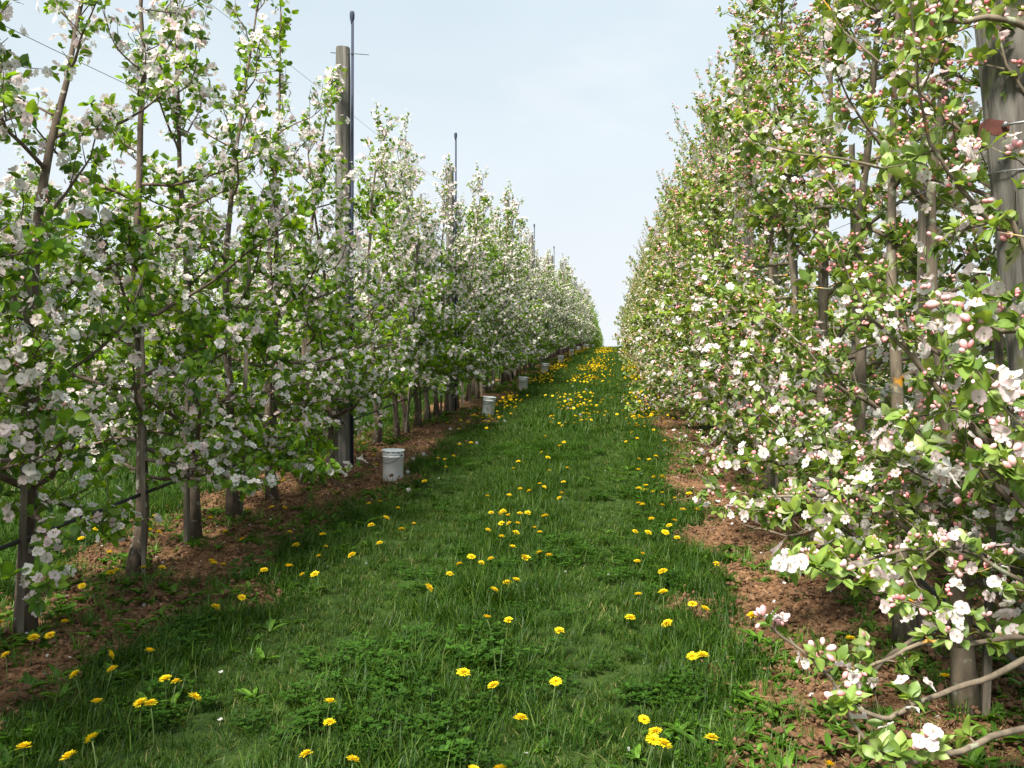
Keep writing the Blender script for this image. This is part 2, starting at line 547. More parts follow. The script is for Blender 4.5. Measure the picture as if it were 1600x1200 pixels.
def rosette(rng, n, L, w, up, cols, mat, lobed=False, name='weed_clump'):
    """broad leaves rising from one point"""
    seg = 4
    parts_v, parts_f, parts_c, off = [], [], [], 0
    cols = np.asarray(cols)
    for i in range(n):
        az = rng.random() * 6.283; Li = L * (0.6 + 0.6 * rng.random()); e = up * (0.5 + 0.8 * rng.random())
        d = np.array([math.cos(az), math.sin(az), 0]); s = np.array([-d[1], d[0], 0])
        vs = []
        for j in range(seg + 1):
            t = j / seg
            ang = e * (1 - 0.9 * t)
            p = d * (Li * t * math.cos(ang)) + np.array([0, 0, Li * (math.sin(e) * t - 0.45 * math.sin(e) * t * t)])
            ww = w * (0.25 + 1.1 * math.sin(math.pi * min(t * 0.85 + 0.08, 1))) * 0.5
            if lobed and j % 2 == 1:
                ww *= 0.55
            if j == seg: ww = 0.002
            up_ = np.array([0, 0, ww * 0.5])
            vs += [p - s * ww + up_, p, p + s * ww + up_]
        f = []
        for j in range(seg):
            a = 3 * j
            f += [[a, a + 3, a + 4], [a, a + 4, a + 1], [a + 1, a + 4, a + 5], [a + 1, a + 5, a + 2]]
        parts_v.append(np.array(vs)); parts_f.append(np.array(f) + off); off += len(vs)
        parts_c.append(np.repeat(cols[rng.integers(0, len(cols))][None] * (0.8 + 0.4 * rng.random()), len(vs), 0))
    return mk(name, np.vstack(parts_v), np.vstack(parts_f), mat, np.vstack(parts_c))


rg = np.random.default_rng(3)
G1 = [(0.022, 0.066, 0.005), (0.032, 0.083, 0.007), (0.048, 0.102, 0.009), (0.017, 0.052, 0.005), (0.068, 0.120, 0.014)]
G1d = G1 + G1 + [(0.20, 0.19, 0.07)]
short = [blades(rg, 34, 0.07, 0.025, 0.06, 0.0042, 0.9, G1d) for _ in range(4)]
long_ = [blades(rg, 30, 0.06, 0.06, 0.13, 0.0045, 0.8, G1) for _ in range(4)]
clover = []
for _ in range(3):                                       # low broad herb leaves in threes
    n = 26
    a = rg.random(n) * 6.283; r = 0.07 * np.sqrt(rg.random(n))
    pc = np.stack([r * np.cos(a), r * np.sin(a), 0.02 + 0.05 * rg.random(n)], -1)
    pc = np.repeat(pc, 3, 0)
    az = np.repeat(rg.random(n) * 6.283, 3) + np.tile([0, 2.094, 4.189], n)
    d = np.stack([np.cos(az), np.sin(az), 0.15 + 0.3 * rg.random(3 * n)], -1)
    lt = np.array([[0, 0, 0], [.45, .36, .08], [.55, 0, -.02], [.45, -.36, .08], [1, .18, .02], [1, -.18, .02]])
    lf = np.array([[0, 2, 1], [0, 3, 2], [1, 2, 4], [2, 3, 5], [2, 5, 4]])
    Mx = frames(d, np.tile([0, 0, 1.0], (3 * n, 1))) * (0.014 + 0.008 * rg.random((3 * n, 1, 1)))
    ic = np.array([(0.03, 0.085, 0.009), (0.042, 0.105, 0.011), (0.034, 0.09, 0.009)])[rg.integers(0, 3, 3 * n)] * (0.8 + .4 * rg.random((3 * n, 1)))
    V, F, cc = bake(lt, lf, Mx, pc, None, ic)
    clover.append(mk('clover_clump', V, F, M_grass, cc))
mid = [blades(rg, 34, 0.14, 0.04, 0.085, 0.009, 0.9, G1d, seg=2) for _ in range(3)]
midl = [blades(rg, 34, 0.13, 0.07, 0.14, 0.009, 0.8, G1, seg=2) for _ in range(2)]
far = [blades(rg, 46, 0.34, 0.05, 0.11, 0.022, 0.8, G1, seg=2) for _ in range(3)]

CENTRE, EDGE_R, EDGE_L = -0.72, 0.40, -1.98              # bands of taller grass along the lane


def tall_band(x):
    t = np.zeros_like(x)
    for c, w in ((CENTRE, 0.38), (EDGE_R, 0.25), (EDGE_L, 0.22), (-4.0, .6), (3.0, .8), (-3.4, .25), (2.1, .2)):
        t = np.maximum(t, np.exp(-((x - c) / w) ** 2))
    return t


def in_view(x, y, margin=1.0):
    d = y * math.cos(YAW) - x * math.sin(YAW)
    xc = x * math.cos(YAW) + y * math.sin(YAW)
    return (d > 1.3) & (np.abs(xc) < d * 0.56 + margin)


def make_cover(x0, x1, y0, y1, dens, rng, size=0.0):
    n = int((x1 - x0) * (y1 - y0) * dens)
    x = rng.uniform(x0, x1, n); y = rng.uniform(y0, y1, n)
    k = in_view(x, y)
    return x[k], y[k]


def cover(name, label, x, y, srcs_short, srcs_long, rng, extra=None, thin=0.0, smin=0.75, smax=1.35):
    sm = soil_mask(x, y)
    keep = rng.random(len(x)) > np.clip(sm * 1.1, 0, 0.95 - thin)
    x, y = x[keep], y[keep]
    tb = tall_band(x) * (0.5 + vnoise(x, y, 1.7))
    is_long = rng.random(len(x)) < np.clip(tb * 0.8, 0.03, 0.75)
    idx = np.where(is_long, len(srcs_short) + rng.integers(0, len(srcs_long), len(x)), rng.integers(0, len(srcs_short), len(x)))
    srcs = list(srcs_short) + list(srcs_long)
    if extra:
        cl = (rng.random(len(x)) < np.clip((vnoise(x + 7, y, 0.9) * .6 + vnoise(x, y + 9, 3.1) * .4 - .53) * 2.0, 0, .14))
        idx = np.where(cl, len(srcs) + rng.integers(0, len(extra), len(x)), idx)
        srcs += list(extra)
    z = ground_z(x, y)
    rot = np.stack([rng.normal(0, .1, len(x)), rng.normal(0, .1, len(x)), rng.random(len(x)) * 6.283], -1)
    scl = rng.uniform(smin, smax, len(x)) * (0.75 + 0.5 * vnoise(x, y, 2.1)) * (1 - 0.24 * (1 - np.clip(tall_band(x), 0, 1)))
    return scatter(name, label, np.stack([x, y, z], -1), rot, scl, idx, srcs)


x, y = make_cover(-4.2, 2.6, 1.2, 12, 400, rg)
cover('grass', 'dense lane grass with clover close to the camera', x, y, short, long_, rg, clover)
x, y = make_cover(-5.6, 4.4, 12, 34, 95, rg)
cover('grass', 'lane grass farther up the slope', x, y, mid, midl, rg)
x1_, y1_ = make_cover(-8, 6, 34, 130, 13, rg)
x2_, y2_ = make_cover(-14, -4.2, 3, 34, 55, rg)
x3_, y3_ = make_cover(2.6, 11, 2, 34, 50, rg)
cover('grass', 'distant lane grass towards the crest', x1_, y1_, far, far, rg)
cover('grass', 'grass in the lanes behind the tree rows', np.concatenate([x2_, x3_]), np.concatenate([y2_, y3_]), mid, midl, rg, smax=1.6)

# weeds standing on the soil strips and dandelion rosettes in the lane
GW = [(0.07, 0.17, 0.016), (0.10, 0.21, 0.02), (0.055, 0.13, 0.014)]
weeds = [rosette(rg, 9, 0.13, 0.022, 1.1, GW, M_weed) for _ in range(2)] + [rosette(rg, 10, 0.11, 0.024, 0.7, GW, M_weed, True) for _ in range(2)] \
    + [blades(rg, 26, 0.05, 0.08, 0.17, 0.006, 0.6, GW, mat=M_weed) for _ in range(2)]
n = 12000
x = np.concatenate([rg.normal(LEFT - 0.05, 0.33, n // 3), rg.normal(RIGHT, 0.42, n // 3), rg.normal(EDGE_L, 0.2, n // 6), rg.normal(EDGE_R, 0.22, n // 6)])
y = 1.6 + 36 * rg.random(len(x)) ** 1.35
k = in_view(x, y) & (vnoise(x, y, 1.1) + 0.5 * (vnoise(x, y, 3.1) - 0.5) > 0.49)
x, y = x[k], y[k]
scatter('weeds', 'broad leaved weeds and dandelion leaves growing on the soil strips', np.stack([x, y, ground_z(x, y)], -1),
        np.stack([0 * x, 0 * x, rg.random(len(x)) * 6.283], -1), rg.uniform(0.35, 0.8, len(x)), rg.integers(0, len(weeds), len(x)), weeds)


def clod(rng, r):
    t = (1 + 5 ** .5) / 2
    V = unit(np.array([(-1, t, 0), (1, t, 0), (-1, -t, 0), (1, -t, 0), (0, -1, t), (0, 1, t), (0, -1, -t), (0, 1, -t), (t, 0, -1), (t, 0, 1), (-t, 0, -1), (-t, 0, 1)], float))
    F = np.array([(0, 11, 5), (0, 5, 1), (0, 1, 7), (0, 7, 10), (0, 10, 11), (1, 5, 9), (5, 11, 4), (11, 10, 2), (10, 7, 6), (7, 1, 8),
                  (3, 9, 4), (3, 4, 2), (3, 2, 6), (3, 6, 8), (3, 8, 9), (4, 9, 5), (2, 4, 11), (6, 2, 10), (8, 6, 7), (9, 8, 1)])
    V = V * r * (0.65 + 0.6 * rng.random((12, 1))) * [1.2, 1, 0.75]
    return mk('soil_clod', V, F, M_clod, smooth=False)


def clod_cluster(rng):
    ps = []
    for i in range(9):
        m = clod(rng, 0.004 + 0.010 * rng.random() ** 2.2)
        v = np.array([q.co for q in m.vertices]) + [rng.normal(0, .03), rng.normal(0, .03), 0.004]
        f = np.array([list(q.vertices) for q in m.polygons]); bpy.data.meshes.remove(m)
        ps.append((v, np.zeros((0, 4), int), f))
    V, F = join(ps)
    return mk('soil_clods', V, F, M_clod, smooth=False)


clods = [clod_cluster(rg) for _ in range(6)]
x, y = make_cover(-3.7, 2.2, 1.4, 15, 330, rg)
k = (soil_mask(x, y) > 0.5) & (rg.random(len(x)) < np.clip(1.25 - y / 14, 0.2, 1))
x, y = x[k], y[k]
scatter('soil_clods', 'crumbly red brown clods of tilled soil', np.stack([x, y, ground_z(x, y)], -1), np.stack([rg.random(len(x)), rg.random(len(x)), rg.random(len(x)) * 6.283], -1),
        rg.uniform(0.6, 1.5, len(x)), rg.integers(0, 6, len(x)), clods)
GS = [(0.36, 0.25, 0.12), (0.28, 0.18, 0.09), (0.42, 0.31, 0.17)]
straw = [blades(rg, 12, 0.06, 0.015, 0.03, 0.003, 5.0, GS, mat=M_straw, name='straw') for _ in range(3)]
x, y = make_cover(-3.5, 2.0, 1.4, 12, 90, rg)
k = (soil_mask(x, y) > 0.4) & (rg.random(len(x)) < np.where(x > 0, 1.0, 0.35))
x, y = x[k], y[k]
scatter('straw', 'dry straw and dead grass lying on the soil', np.stack([x, y, ground_z(x, y) + .005], -1), np.stack([0 * x, 0 * x, rg.random(len(x)) * 6.283], -1),
        rg.uniform(0.7, 1.5, len(x)), rg.integers(0, 3, len(x)), straw)
# fallen petals
pm = mk('petal', np.array([[-.5, -.4, 0], [.5, -.35, .1], [.55, .4, .12], [-.4, .45, .05]]) * 0.016, np.array([[0, 1, 2, 3]]), M_petal, np.full((4, 3), 0.75))
n = 900
x = np.concatenate([rg.normal(LEFT + .2, .5, n // 2), rg.normal(RIGHT - .2, .6, n // 2)]); y = 1.8 + 14 * rg.random(n // 2 * 2) ** 1.3
scatter('fallen_petals', 'white apple petals fallen on the ground', np.stack([x, y, ground_z(x, y) + .012], -1), np.stack([rg.normal(0, .4, len(x)), rg.normal(0, .4, len(x)), rg.random(len(x)) * 6.283], -1),
        rg.uniform(0.7, 1.3, len(x)), np.zeros(len(x), int), [pm])

# far hedge top and mast beyond the crest
hv = []
nh = 60
hr = np.random.default_rng(5)
hx = np.linspace(-9, 6, nh)
hy = 165.0
top = float(base_z(hy)) + 3.2 + 0.5 * np.sin(hx * 0.9) + 0.5 * hr.random(nh)
botz = float(base_z(hy)) - 0.5
V = np.concatenate([np.stack([hx, np.full(nh, hy - 1.5), np.full(nh, botz)], -1), np.stack([hx, np.full(nh, hy - 1), top - .6], -1),
                    np.stack([hx, np.full(nh, hy), top], -1), np.stack([hx, np.full(nh, hy + 1.5), np.full(nh, botz)], -1)])
i = np.arange(nh - 1)
Q = np.concatenate([np.stack([i + r * nh, i + 1 + r * nh, i + 1 + (r + 1) * nh, i + (r + 1) * nh], -1) for r in range(3)])
thing('hedge', 'low dark hedge just showing over the crest at the end of the lane', 'hedge', me=mk('hedge', V, Q, M_far))

# ------------------------------------------------------------------ apple trees
LEAF_V = np.array([[0, 0, 0], [.38, .25, .07], [.42, 0, 0], [.38, -.25, .07], [.78, .17, .03], [.78, -.17, .03], [1, 0, -.10]])
LEAF_F = np.array([[0, 2, 1], [0, 3, 2], [1, 2, 4], [2, 3, 5], [2, 5, 4], [4, 5, 6]])
_b, _f, _c = [], [], []
for i in range(5):
    a = i * 2 * math.pi / 5; o = len(_b)
    for (r, da, z) in ((.05, 0, 0.0), (.62, -.64, .17), (1.0, -.34, .24), (1.02, .32, .20), (.62, .66, .12)):
        _b.append([r * math.cos(a + da) * .5, r * math.sin(a + da) * .5, z * .5]); _c.append([0, 0, 0, 0])
    _f += [[o, o + 1, o + 4], [o + 1, o + 2, o + 3], [o + 1, o + 3, o + 4]]
o = len(_b)
for i in range(5):
    a = (i + .5) * 2 * math.pi / 5
    _b.append([.085 * math.cos(a), .085 * math.sin(a), .10]); _c.append([0.42, 0.36, 0.08, 1])
_f += [[o, o + 1, o + 2], [o, o + 2, o + 3], [o, o + 3, o + 4]]
BLO_V, BLO_F, BLO_C = np.array(_b), np.array(_f), np.array(_c, float)
BUD_V = np.array([[0, 0, -.5], [.36, 0, 0], [0, .36, 0], [-.36, 0, 0], [0, -.36, 0], [.2, .05, .4], [-.1, .1, .5], [0, -.18, .42]])
BUD_F = np.array([[0, 2, 1], [0, 3, 2], [0, 4, 3], [0, 1, 4], [1, 2, 5], [2, 3, 6], [3, 4, 7], [4, 1, 7], [1, 5, 7], [2, 6, 5], [3, 7, 6], [5, 6, 7]])
GL = np.array([(0.12, 0.245, 0.018), (0.155, 0.29, 0.02), (0.09, 0.19, 0.018), (0.20, 0.33, 0.028), (0.06, 0.14, 0.02)])
GR = np.array([(0.17, 0.27, 0.045), (0.21, 0.31, 0.055), (0.13, 0.22, 0.04), (0.25, 0.34, 0.10), (0.09, 0.16, 0.03)])


def wander(rng, p0, d0, L, n, jitter, up):
    P = [np.array(p0, float)]; d = unit(d0)
    for i in range(n):
        d = unit(d + rng.normal(0, jitter, 3) + np.array([0, 0, up]))
        P.append(P[-1] + d * L / n)
    return np.array(P)


def interp(P, t):
    s = t * (len(P) - 1); i = min(int(s), len(P) - 2); f = s - i
    return P[i] * (1 - f) + P[i + 1] * f, unit(P[i + 1] - P[i])


def gen_tree(seed, style, H=4.0, trunk=None, n_limb=24, width=0.8, zlow=0.55, dens=1.0, az_ok=None, hand=None, bloom=1.0, r0=0.046, low_bias=1.32):
    """skeleton and flower/leaf frames of one apple tree, base at the origin"""
    rng = np.random.default_rng(seed)
    if trunk is None:
        P = [np.array([0, 0, -0.05])]
        d = unit(np.array([rng.normal(0, .05), rng.normal(0, .06), 1]))
        nseg = 12
        for i in range(nseg):
            d = unit(d + rng.normal(0, .055, 3) + [0, 0, .12])
            P.append(P[-1] + d * (H + .05) / nseg)
        trunk = np.array(P)
    else:
        trunk = np.asarray(trunk, float)
        t = np.linspace(0, len(trunk) - 1, 14)
        k = np.arange(len(trunk))
        trunk = np.stack([np.interp(t, k, trunk[:, c]) for c in range(3)], -1)
        trunk[1:-1] = (trunk[:-2] + 2 * trunk[1:-1] + trunk[2:]) / 4
        trunk[1:-1] += rng.normal(0, .006, (12, 3))
    m = len(trunk)
    tt = np.linspace(0, 1, m)
    TR = r0 * (1 - 0.9 * tt ** 0.62) * (1 + 0.06 * rng.normal(0, 1, m))
    TR[0] *= 1.3
    parts = {'trunk': tube(trunk, TR, 10)}
    limbs, spur = [], []                                 # spur: position, axis, vigour
    Ht = trunk[-1][2]

    def twig(p, d, L, jit=.16, up=.12, r=.004):
        P = wander(rng, p, d, L, max(3, int(L / .08)), jit, up)
        n = len(P)
        s = int(max(1, L * dens / .052))
        for t in np.linspace(.25, 1, s):
            q, td = interp(P, min(t, .999))
            ax = unit(td * (.7 if t > .95 else .15) + rng.normal(0, .6, 3) + [0, 0, .35])
            spur.append((q + ax * .008, ax, 1.0))
        return tube(P, np.linspace(r, .0017, n), 3, False)
    az = rng.random() * 6.283
    hs = zlow + (Ht - zlow - .15) * ((np.arange(n_limb) + rng.random(n_limb)) / n_limb) ** low_bias
    for h in hs:
        t = h / Ht
        i = np.searchsorted(trunk[:, 2], h); i = min(max(i, 1), m - 1)
        f = (h - trunk[i - 1][2]) / (trunk[i][2] - trunk[i - 1][2] + 1e-9)
        p0 = trunk[i - 1] * (1 - f) + trunk[i] * f
        rr = np.interp(h, trunk[:, 2], TR)
        az += 2.4 + rng.normal(0, .35)
        a = az
        if az_ok is not None:
            for _ in range(12):
                if az_ok(a % 6.283, h):
                    break
                a = rng.random() * 6.283
            else:
                continue
        shape = np.interp(t, [0, .15, .45, .8, 1], [1.1, 1.15, .98, .43, .18] if style == 'L' else [1.0, 1.1, 1.05, .50, .28])
        L = width * shape * rng.uniform(.65, 1.25) * ((.74 if style == 'L' else .88) + .60 * math.sin(a) ** 2 * (t < .66))
        el = np.interp(t, [0, .4, .8, 1], [.05, .30, .62, 1.0] if style == 'L' else [.0, .3, .8, 1.15]) + rng.normal(0, .18)
        d0 = np.array([math.cos(a) * math.cos(el), math.sin(a) * math.cos(el), math.sin(el)])
        P = wander(rng, p0, d0, L, 8, .17, .03 if t < .4 else .07)
        rl = min(rr * .6, .004 + .014 * L * (1.25 - t))
        pieces = [tube(P, np.linspace(rl, .003, 9), 6)]
        dtop = dens * np.interp(t, [0, .55, .75, 1], [1.1, .95, .42, .36])
        for q in np.arange(.1, 1, .07 / (L * dtop + .001)):
            pt, td = interp(P, q)
            ax = unit(rng.normal(0, .7, 3) + [0, 0, .5])
            pieces.append(tube(np.array([pt, pt + ax * .03]), [.003, .002], 3, False))
            spur.append((pt + ax * .03, ax, .9 - .2 * (t > .7)))
        nt = max(3, int(L * 10 * dtop * rng.uniform(.7, 1.2)))
        for q in np.linspace(.18, .97, nt) + rng.normal(0, .03, nt):
            pt, td = interp(P, min(max(q, .1), .99))
            sd = unit(np.cross(td, [0, 0, 1])) * rng.choice([-1, 1])
            d = unit(td * .55 + sd * rng.uniform(.3, 1) + np.array([0, 0, rng.normal(.25, .5)]))
            pieces.append(twig(pt, d, rng.uniform(.12, .38) * (1.1 - .4 * t)))
        pieces.append(twig(P[-1], unit(P[-1] - P[-2]), rng.uniform(.1, .25)))
        limbs.append(join(pieces))
    # leader tip and upright shoots
    pieces = []
    for q in range(4 if style == 'L' else 11):
        i = rng.integers(int(m * .6), m)
        k = .35 if style == 'L' else .75
        d = unit(np.array([rng.normal(0, k), rng.normal(0, k), 1]))
        n0 = len(spur)
        limbs.append(join([twig(trunk[i], d, rng.uniform(.25, .6) if style == 'L' else rng.uniform(.45, .95), .09, .06, .0048)]))
        spur[n0:] = [(a_, b_, .72) for (a_, b_, c_) in spur[n0:]]
    if hand:
        for (P, rh, side) in hand:
            P = np.asarray(P, float)
            tq = np.linspace(0, len(P) - 1, 3 * len(P)); k = np.arange(len(P))
            P = np.stack([np.interp(tq, k, P[:, c]) for c in range(3)], -1)
            P[1:-1] = (P[:-2] + 2 * P[1:-1] + P[2:]) / 4
            P[1:-1] += rng.normal(0, .002, (len(P) - 2, 3))
            pieces = [tube(P, np.linspace(rh, rh * .35, len(P)), 8)]
            Lh = np.linalg.norm(np.diff(P, axis=0), axis=1).sum()
            for q in np.arange(.35, 1.0, .07 / Lh):
                pt, td = interp(P, q)
                ax = unit(rng.normal(0, .6, 3) + [0, -.3, .6])
                pieces.append(tube(np.array([pt, pt + ax * .012, pt + ax * .022]), [.0032, .0028, .002], 4, False))
                if rng.random() < side:
                    spur.append((pt + ax * .022, ax, .84))
            spur.append((P[-1], unit(P[-1] - P[-2]), .95))
            limbs.append(join(pieces))
    S = np.array([s[0] for s in spur]); A = np.array([s[1] for s in spur]); G = np.array([s[2] for s in spur])
    ok = S[:, 2] > .3
    S, A, G = S[ok], A[ok], G[ok]
    N = len(S)
    # leaves
    col_set = GL if style != 'R' else GR
    patch = vnoise(S[:, 0] * 1.0 + seed * 3.1, S[:, 2] + S[:, 1] * .7, 1.6)
    nl = rng.integers(3, 7, N)
    nl = np.where(patch > .60, nl + 3, nl)
    nl = nl + (S[:, 2] / Ht < .5)
    nl = np.where(S[:, 2] / Ht > .72, np.maximum(nl - 2, 3), nl)
    if style == 'R':
        nl += 2
    r = np.repeat(np.arange(N), nl)
    K = len(r)
    a, ax = S[r], A[r]
    u = unit(np.cross(ax, rng.normal(0, 1, (N, 3))[r])); v = np.cross(ax, u)
    ph = rng.random(K) * 6.283; tl = rng.uniform(.5, 1.5, K)
    d = ax * np.cos(tl)[:, None] + (u * np.cos(ph)[:, None] + v * np.sin(ph)[:, None]) * np.sin(tl)[:, None]
    d[:, 2] += rng.normal(-.05, .2, K)
    d = unit(d)
    nrm = unit(ax + rng.normal(0, .35, (K, 3)) + [0, 0, .4])
    size = (.054 if style != 'R' else .045) * rng.uniform(.6, 1.35, K) * np.where(patch[r] > .6, 1.12, 1) * G[r]
    Ml = frames(d, nrm) * size[:, None, None]
    Ml[:, :, 1] *= rng.uniform(.9, 1.35, (K, 1))
    Pl = a + d * .006
    Cl = col_set[rng.integers(0, len(col_set), K)] * rng.uniform(.8, 1.2, (K, 1))
    Cl[patch[r] > .6] *= [1.15, 1.12, .9]
    # blossoms
    hz = np.clip(S[:, 2] / Ht, 0, 1)
    if style == 'L':
        pb = np.where(patch > .60, .3, .97) * bloom * np.where(hz < .45, .86, 1)
        nb = np.where(rng.random(N) < pb, rng.integers(1, 5, N), 0)
        nd = np.where(rng.random(N) < .22 * bloom, rng.integers(1, 4, N), 0)
    elif style == 'R':
        pb = (.58 * (1 - hz) ** 1.4 + .05) * bloom
        nb = np.where(rng.random(N) < pb, rng.integers(1, 5, N), 0)
        nd = np.where(rng.random(N) < (.68 - .25 * np.abs(hz - .5)) * bloom, rng.integers(2, 6, N), 0)
    else:
        nb = np.where(rng.random(N) < .2 * bloom, rng.integers(1, 4, N), 0); nd = np.where(rng.random(N) < .05, 2, 0)
    r = np.repeat(np.arange(N), nb); K = len(r)
    ax = A[r]
    off = unit(rng.normal(0, 1, (K, 3)) + ax * .9)
    Pb = S[r] + ax * .026 + off * .042 * G[r][:, None]
    nrm = unit(off + ax * .4 + [0, 0, .15])
    sz = (.050 if style == 'L' else .043) * rng.uniform(.75, 1.2, K) * G[r]
    Mb = frames(np.cross(nrm, rng.normal(0, 1, (K, 3))), nrm) * sz[:, None, None]
    Mb[:, :, 2] *= rng.uniform(.6, 2.2, (K, 1))
    pk = rng.random(K)[:, None] ** 2.2
    Cb = np.array([.87, .85, .84]) * (1 - pk) + np.array([.84, .64, .68]) * pk
    r = np.repeat(np.arange(N), nd); K = len(r)
    off = unit(rng.normal(0, 1, (K, 3)) + A[r] * 1.1)
    Pd = S[r] + A[r] * .024 + off * .022
    Md = frames(np.cross(off, rng.normal(0, 1, (K, 3))), off) * ((.0185 if style == 'R' else .016) * rng.uniform(.7, 1.35, K))[:, None, None]
    q = rng.random((K, 1))
    Cd = np.array([.78, .22, .24]) * (1 - q) + np.array([.84, .54, .54]) * q
    if style == 'L':
        Cd = np.array([.62, .18, .28]) * (1 - q) + np.array([.74, .50, .56]) * q
    parts.update(limbs=limbs, leaf=(Ml, Pl, Cl), blossom=(Mb, Pb, Cb), bud=(Md, Pd, Cd), style=style)
    return parts


def fine_leaf(c, k):
    """leaf with midrib fold, bent along its length, for leaves seen singly"""
    r = np.random.default_rng(k)
    n = 7
    vs = []
    bend = -.16 - .16 * r.random()
    for i in range(n):
        t = i / (n - 1)
        w = .27 * math.sin(math.pi * t ** .8) ** .75 if 0 < t < 1 else .004
        z = bend * t * t + .05 * math.sin(6 * t)
        vs += [[t, w, z + .09 * w / .27 + .012 * (-1) ** i], [t, 0, z], [t, -w, z + .09 * w / .27 - .012 * (-1) ** i]]
    f = []
    for i in range(n - 1):
        a = 3 * i
        f += [[a, a + 1, a + 4, a + 3], [a + 1, a + 2, a + 5, a + 4]]
    col = np.tile(np.array(c), (len(vs), 1)); col[1::3] *= 1.35
    return mk('leaf', np.array(vs), np.array(f), M_leafR if k >= 10 else M_leafL, col)


def fine_blossom(k):
    """five cupped petals round a tuft of yellow stamens"""
    r = np.random.default_rng(k)
    vs, f, col = [], [], []
    pk = r.random() ** 1.5
    for i in range(5):
        a0 = i * 1.2566 + r.normal(0, .06); o = len(vs); zz = .06 + .2 * r.random(); tilt = r.normal(0, .05)
        for t, w in ((.05, .05), (.3, .27), (.6, .50), (.85, .47), (1.0, .20)):
            for s in (-1, 0, 1):
                rr = t * .5; x = rr; y = s * w * .5
                z = zz * t * .5 + .05 * abs(s) * t - .06 * max(t - .7, 0) + tilt * s * t
                vs.append([x * math.cos(a0) - y * math.sin(a0), x * math.sin(a0) + y * math.cos(a0), z])
                m = pk * (.25 + .75 * t)
                col.append([.81 * (1 - m) + .80 * m, .80 * (1 - m) + .58 * m, .79 * (1 - m) + .63 * m])
        for j in range(4):
            for s in range(2):
                a = o + 3 * j + s
                f.append([a, a + 1, a + 4, a + 3])
    ts = []
    for i in range(9):
        a = i * .698; o = len(vs)
        rr = .05 + .05 * r.random(); h = .16 + .05 * r.random()
        b = np.array([rr * math.cos(a), rr * math.sin(a), h]); w = .014
        vs += [[0, 0, .02], list(b + [w, 0, 0]), list(b + [-w * .5, w, 0]), list(b + [-w * .5, -w, 0]), list(b + [0, 0, w * 1.6])]
        col += [[.6, .6, .35]] + [[.62, .48, .06]] * 4
        ts += [[o, o + 1, o + 2], [o, o + 2, o + 3], [o, o + 3, o + 1], [o + 4, o + 1, o + 2], [o + 4, o + 2, o + 3], [o + 4, o + 3, o + 1]]
    return mk('blossom', np.array(vs), [np.array(f), np.array(ts)], M_petal, np.array(col))


def fine_bud(k):
    r = np.random.default_rng(k)
    prof = np.array([(.02, -.62), (.16, -.5), (.3, -.22), (.36, .06), (.28, .34), (.12, .5), (.0, .53)])
    V, Q, T = lathe(prof, 8)
    q = r.random()
    c = np.array([.74, .26, .28]) * (1 - q) + np.array([.80, .56, .57]) * q
    col = np.tile(c, (len(V), 1)); col[:8] = [.10, .18, .05]; col[8:16] = col[8:16] * .6 + np.array([.1, .18, .05]) * .4
    V = V * [1, 1 + .1 * r.normal(), 1]
    return mk('bud', V, Q, M_bud, col)


LEAVES_L = [fine_leaf(c * 1.0, i) for i, c in enumerate(GL)]
LEAVES_R = [fine_leaf(c * 1.0, i + 10) for i, c in enumerate(GR)]
BLOSSOMS = [fine_blossom(i) for i in range(6)]
BUDS = [fine_bud(i) for i in range(5)]


LEAF4_V = np.array([[0, 0, 0], [.46, .29, .07], [.5, 0, 0], [.46, -.29, .07], [1, 0, -.09]])
LEAF4_F = np.array([[0, 2, 1], [0, 3, 2], [1, 2, 4], [2, 3, 4]])


def leaf_mesh(tr, keep=None, low=False):
    M, P, c = tr['leaf']
    if keep is not None: M, P, c = M[keep], P[keep], c[keep]
    V, F, cc = bake(LEAF4_V if low else LEAF_V, LEAF4_F if low else LEAF_F, M, P, None, c)
    return mk('leaves', V, F, M_leafR if tr['style'] == 'R' else M_leafL, cc)


def blossom_mesh(tr, keep=None):
    M, P, c = tr['blossom']
    if keep is not None: M, P, c = M[keep], P[keep], c[keep]
    V, F, cc = bake(BLO_V, BLO_F, M, P, BLO_C, c)
    return mk('blossoms', V, F, M_petal, cc)


def bud_mesh(tr, keep=None):
    M, P, c = tr['bud']
    if keep is not None: M, P, c = M[keep], P[keep], c[keep]
    V, F, cc = bake(BUD_V, BUD_F, M, P, None, c)
    return mk('buds', V, F, M_bud, cc)


def mat4(M, p):
    m = np.eye(4); m[:3, :3] = M; m[:3, 3] = p
    return Matrix(m.tolist())


def single(name, meshes, M, P, sel, root, rng, near=None):
    for i in sel:
        o = bpy.data.objects.new(name, meshes[rng.integers(0, len(meshes))])
        C.objects.link(o); o.parent = root
        o.matrix_local = mat4(M[i], P[i])


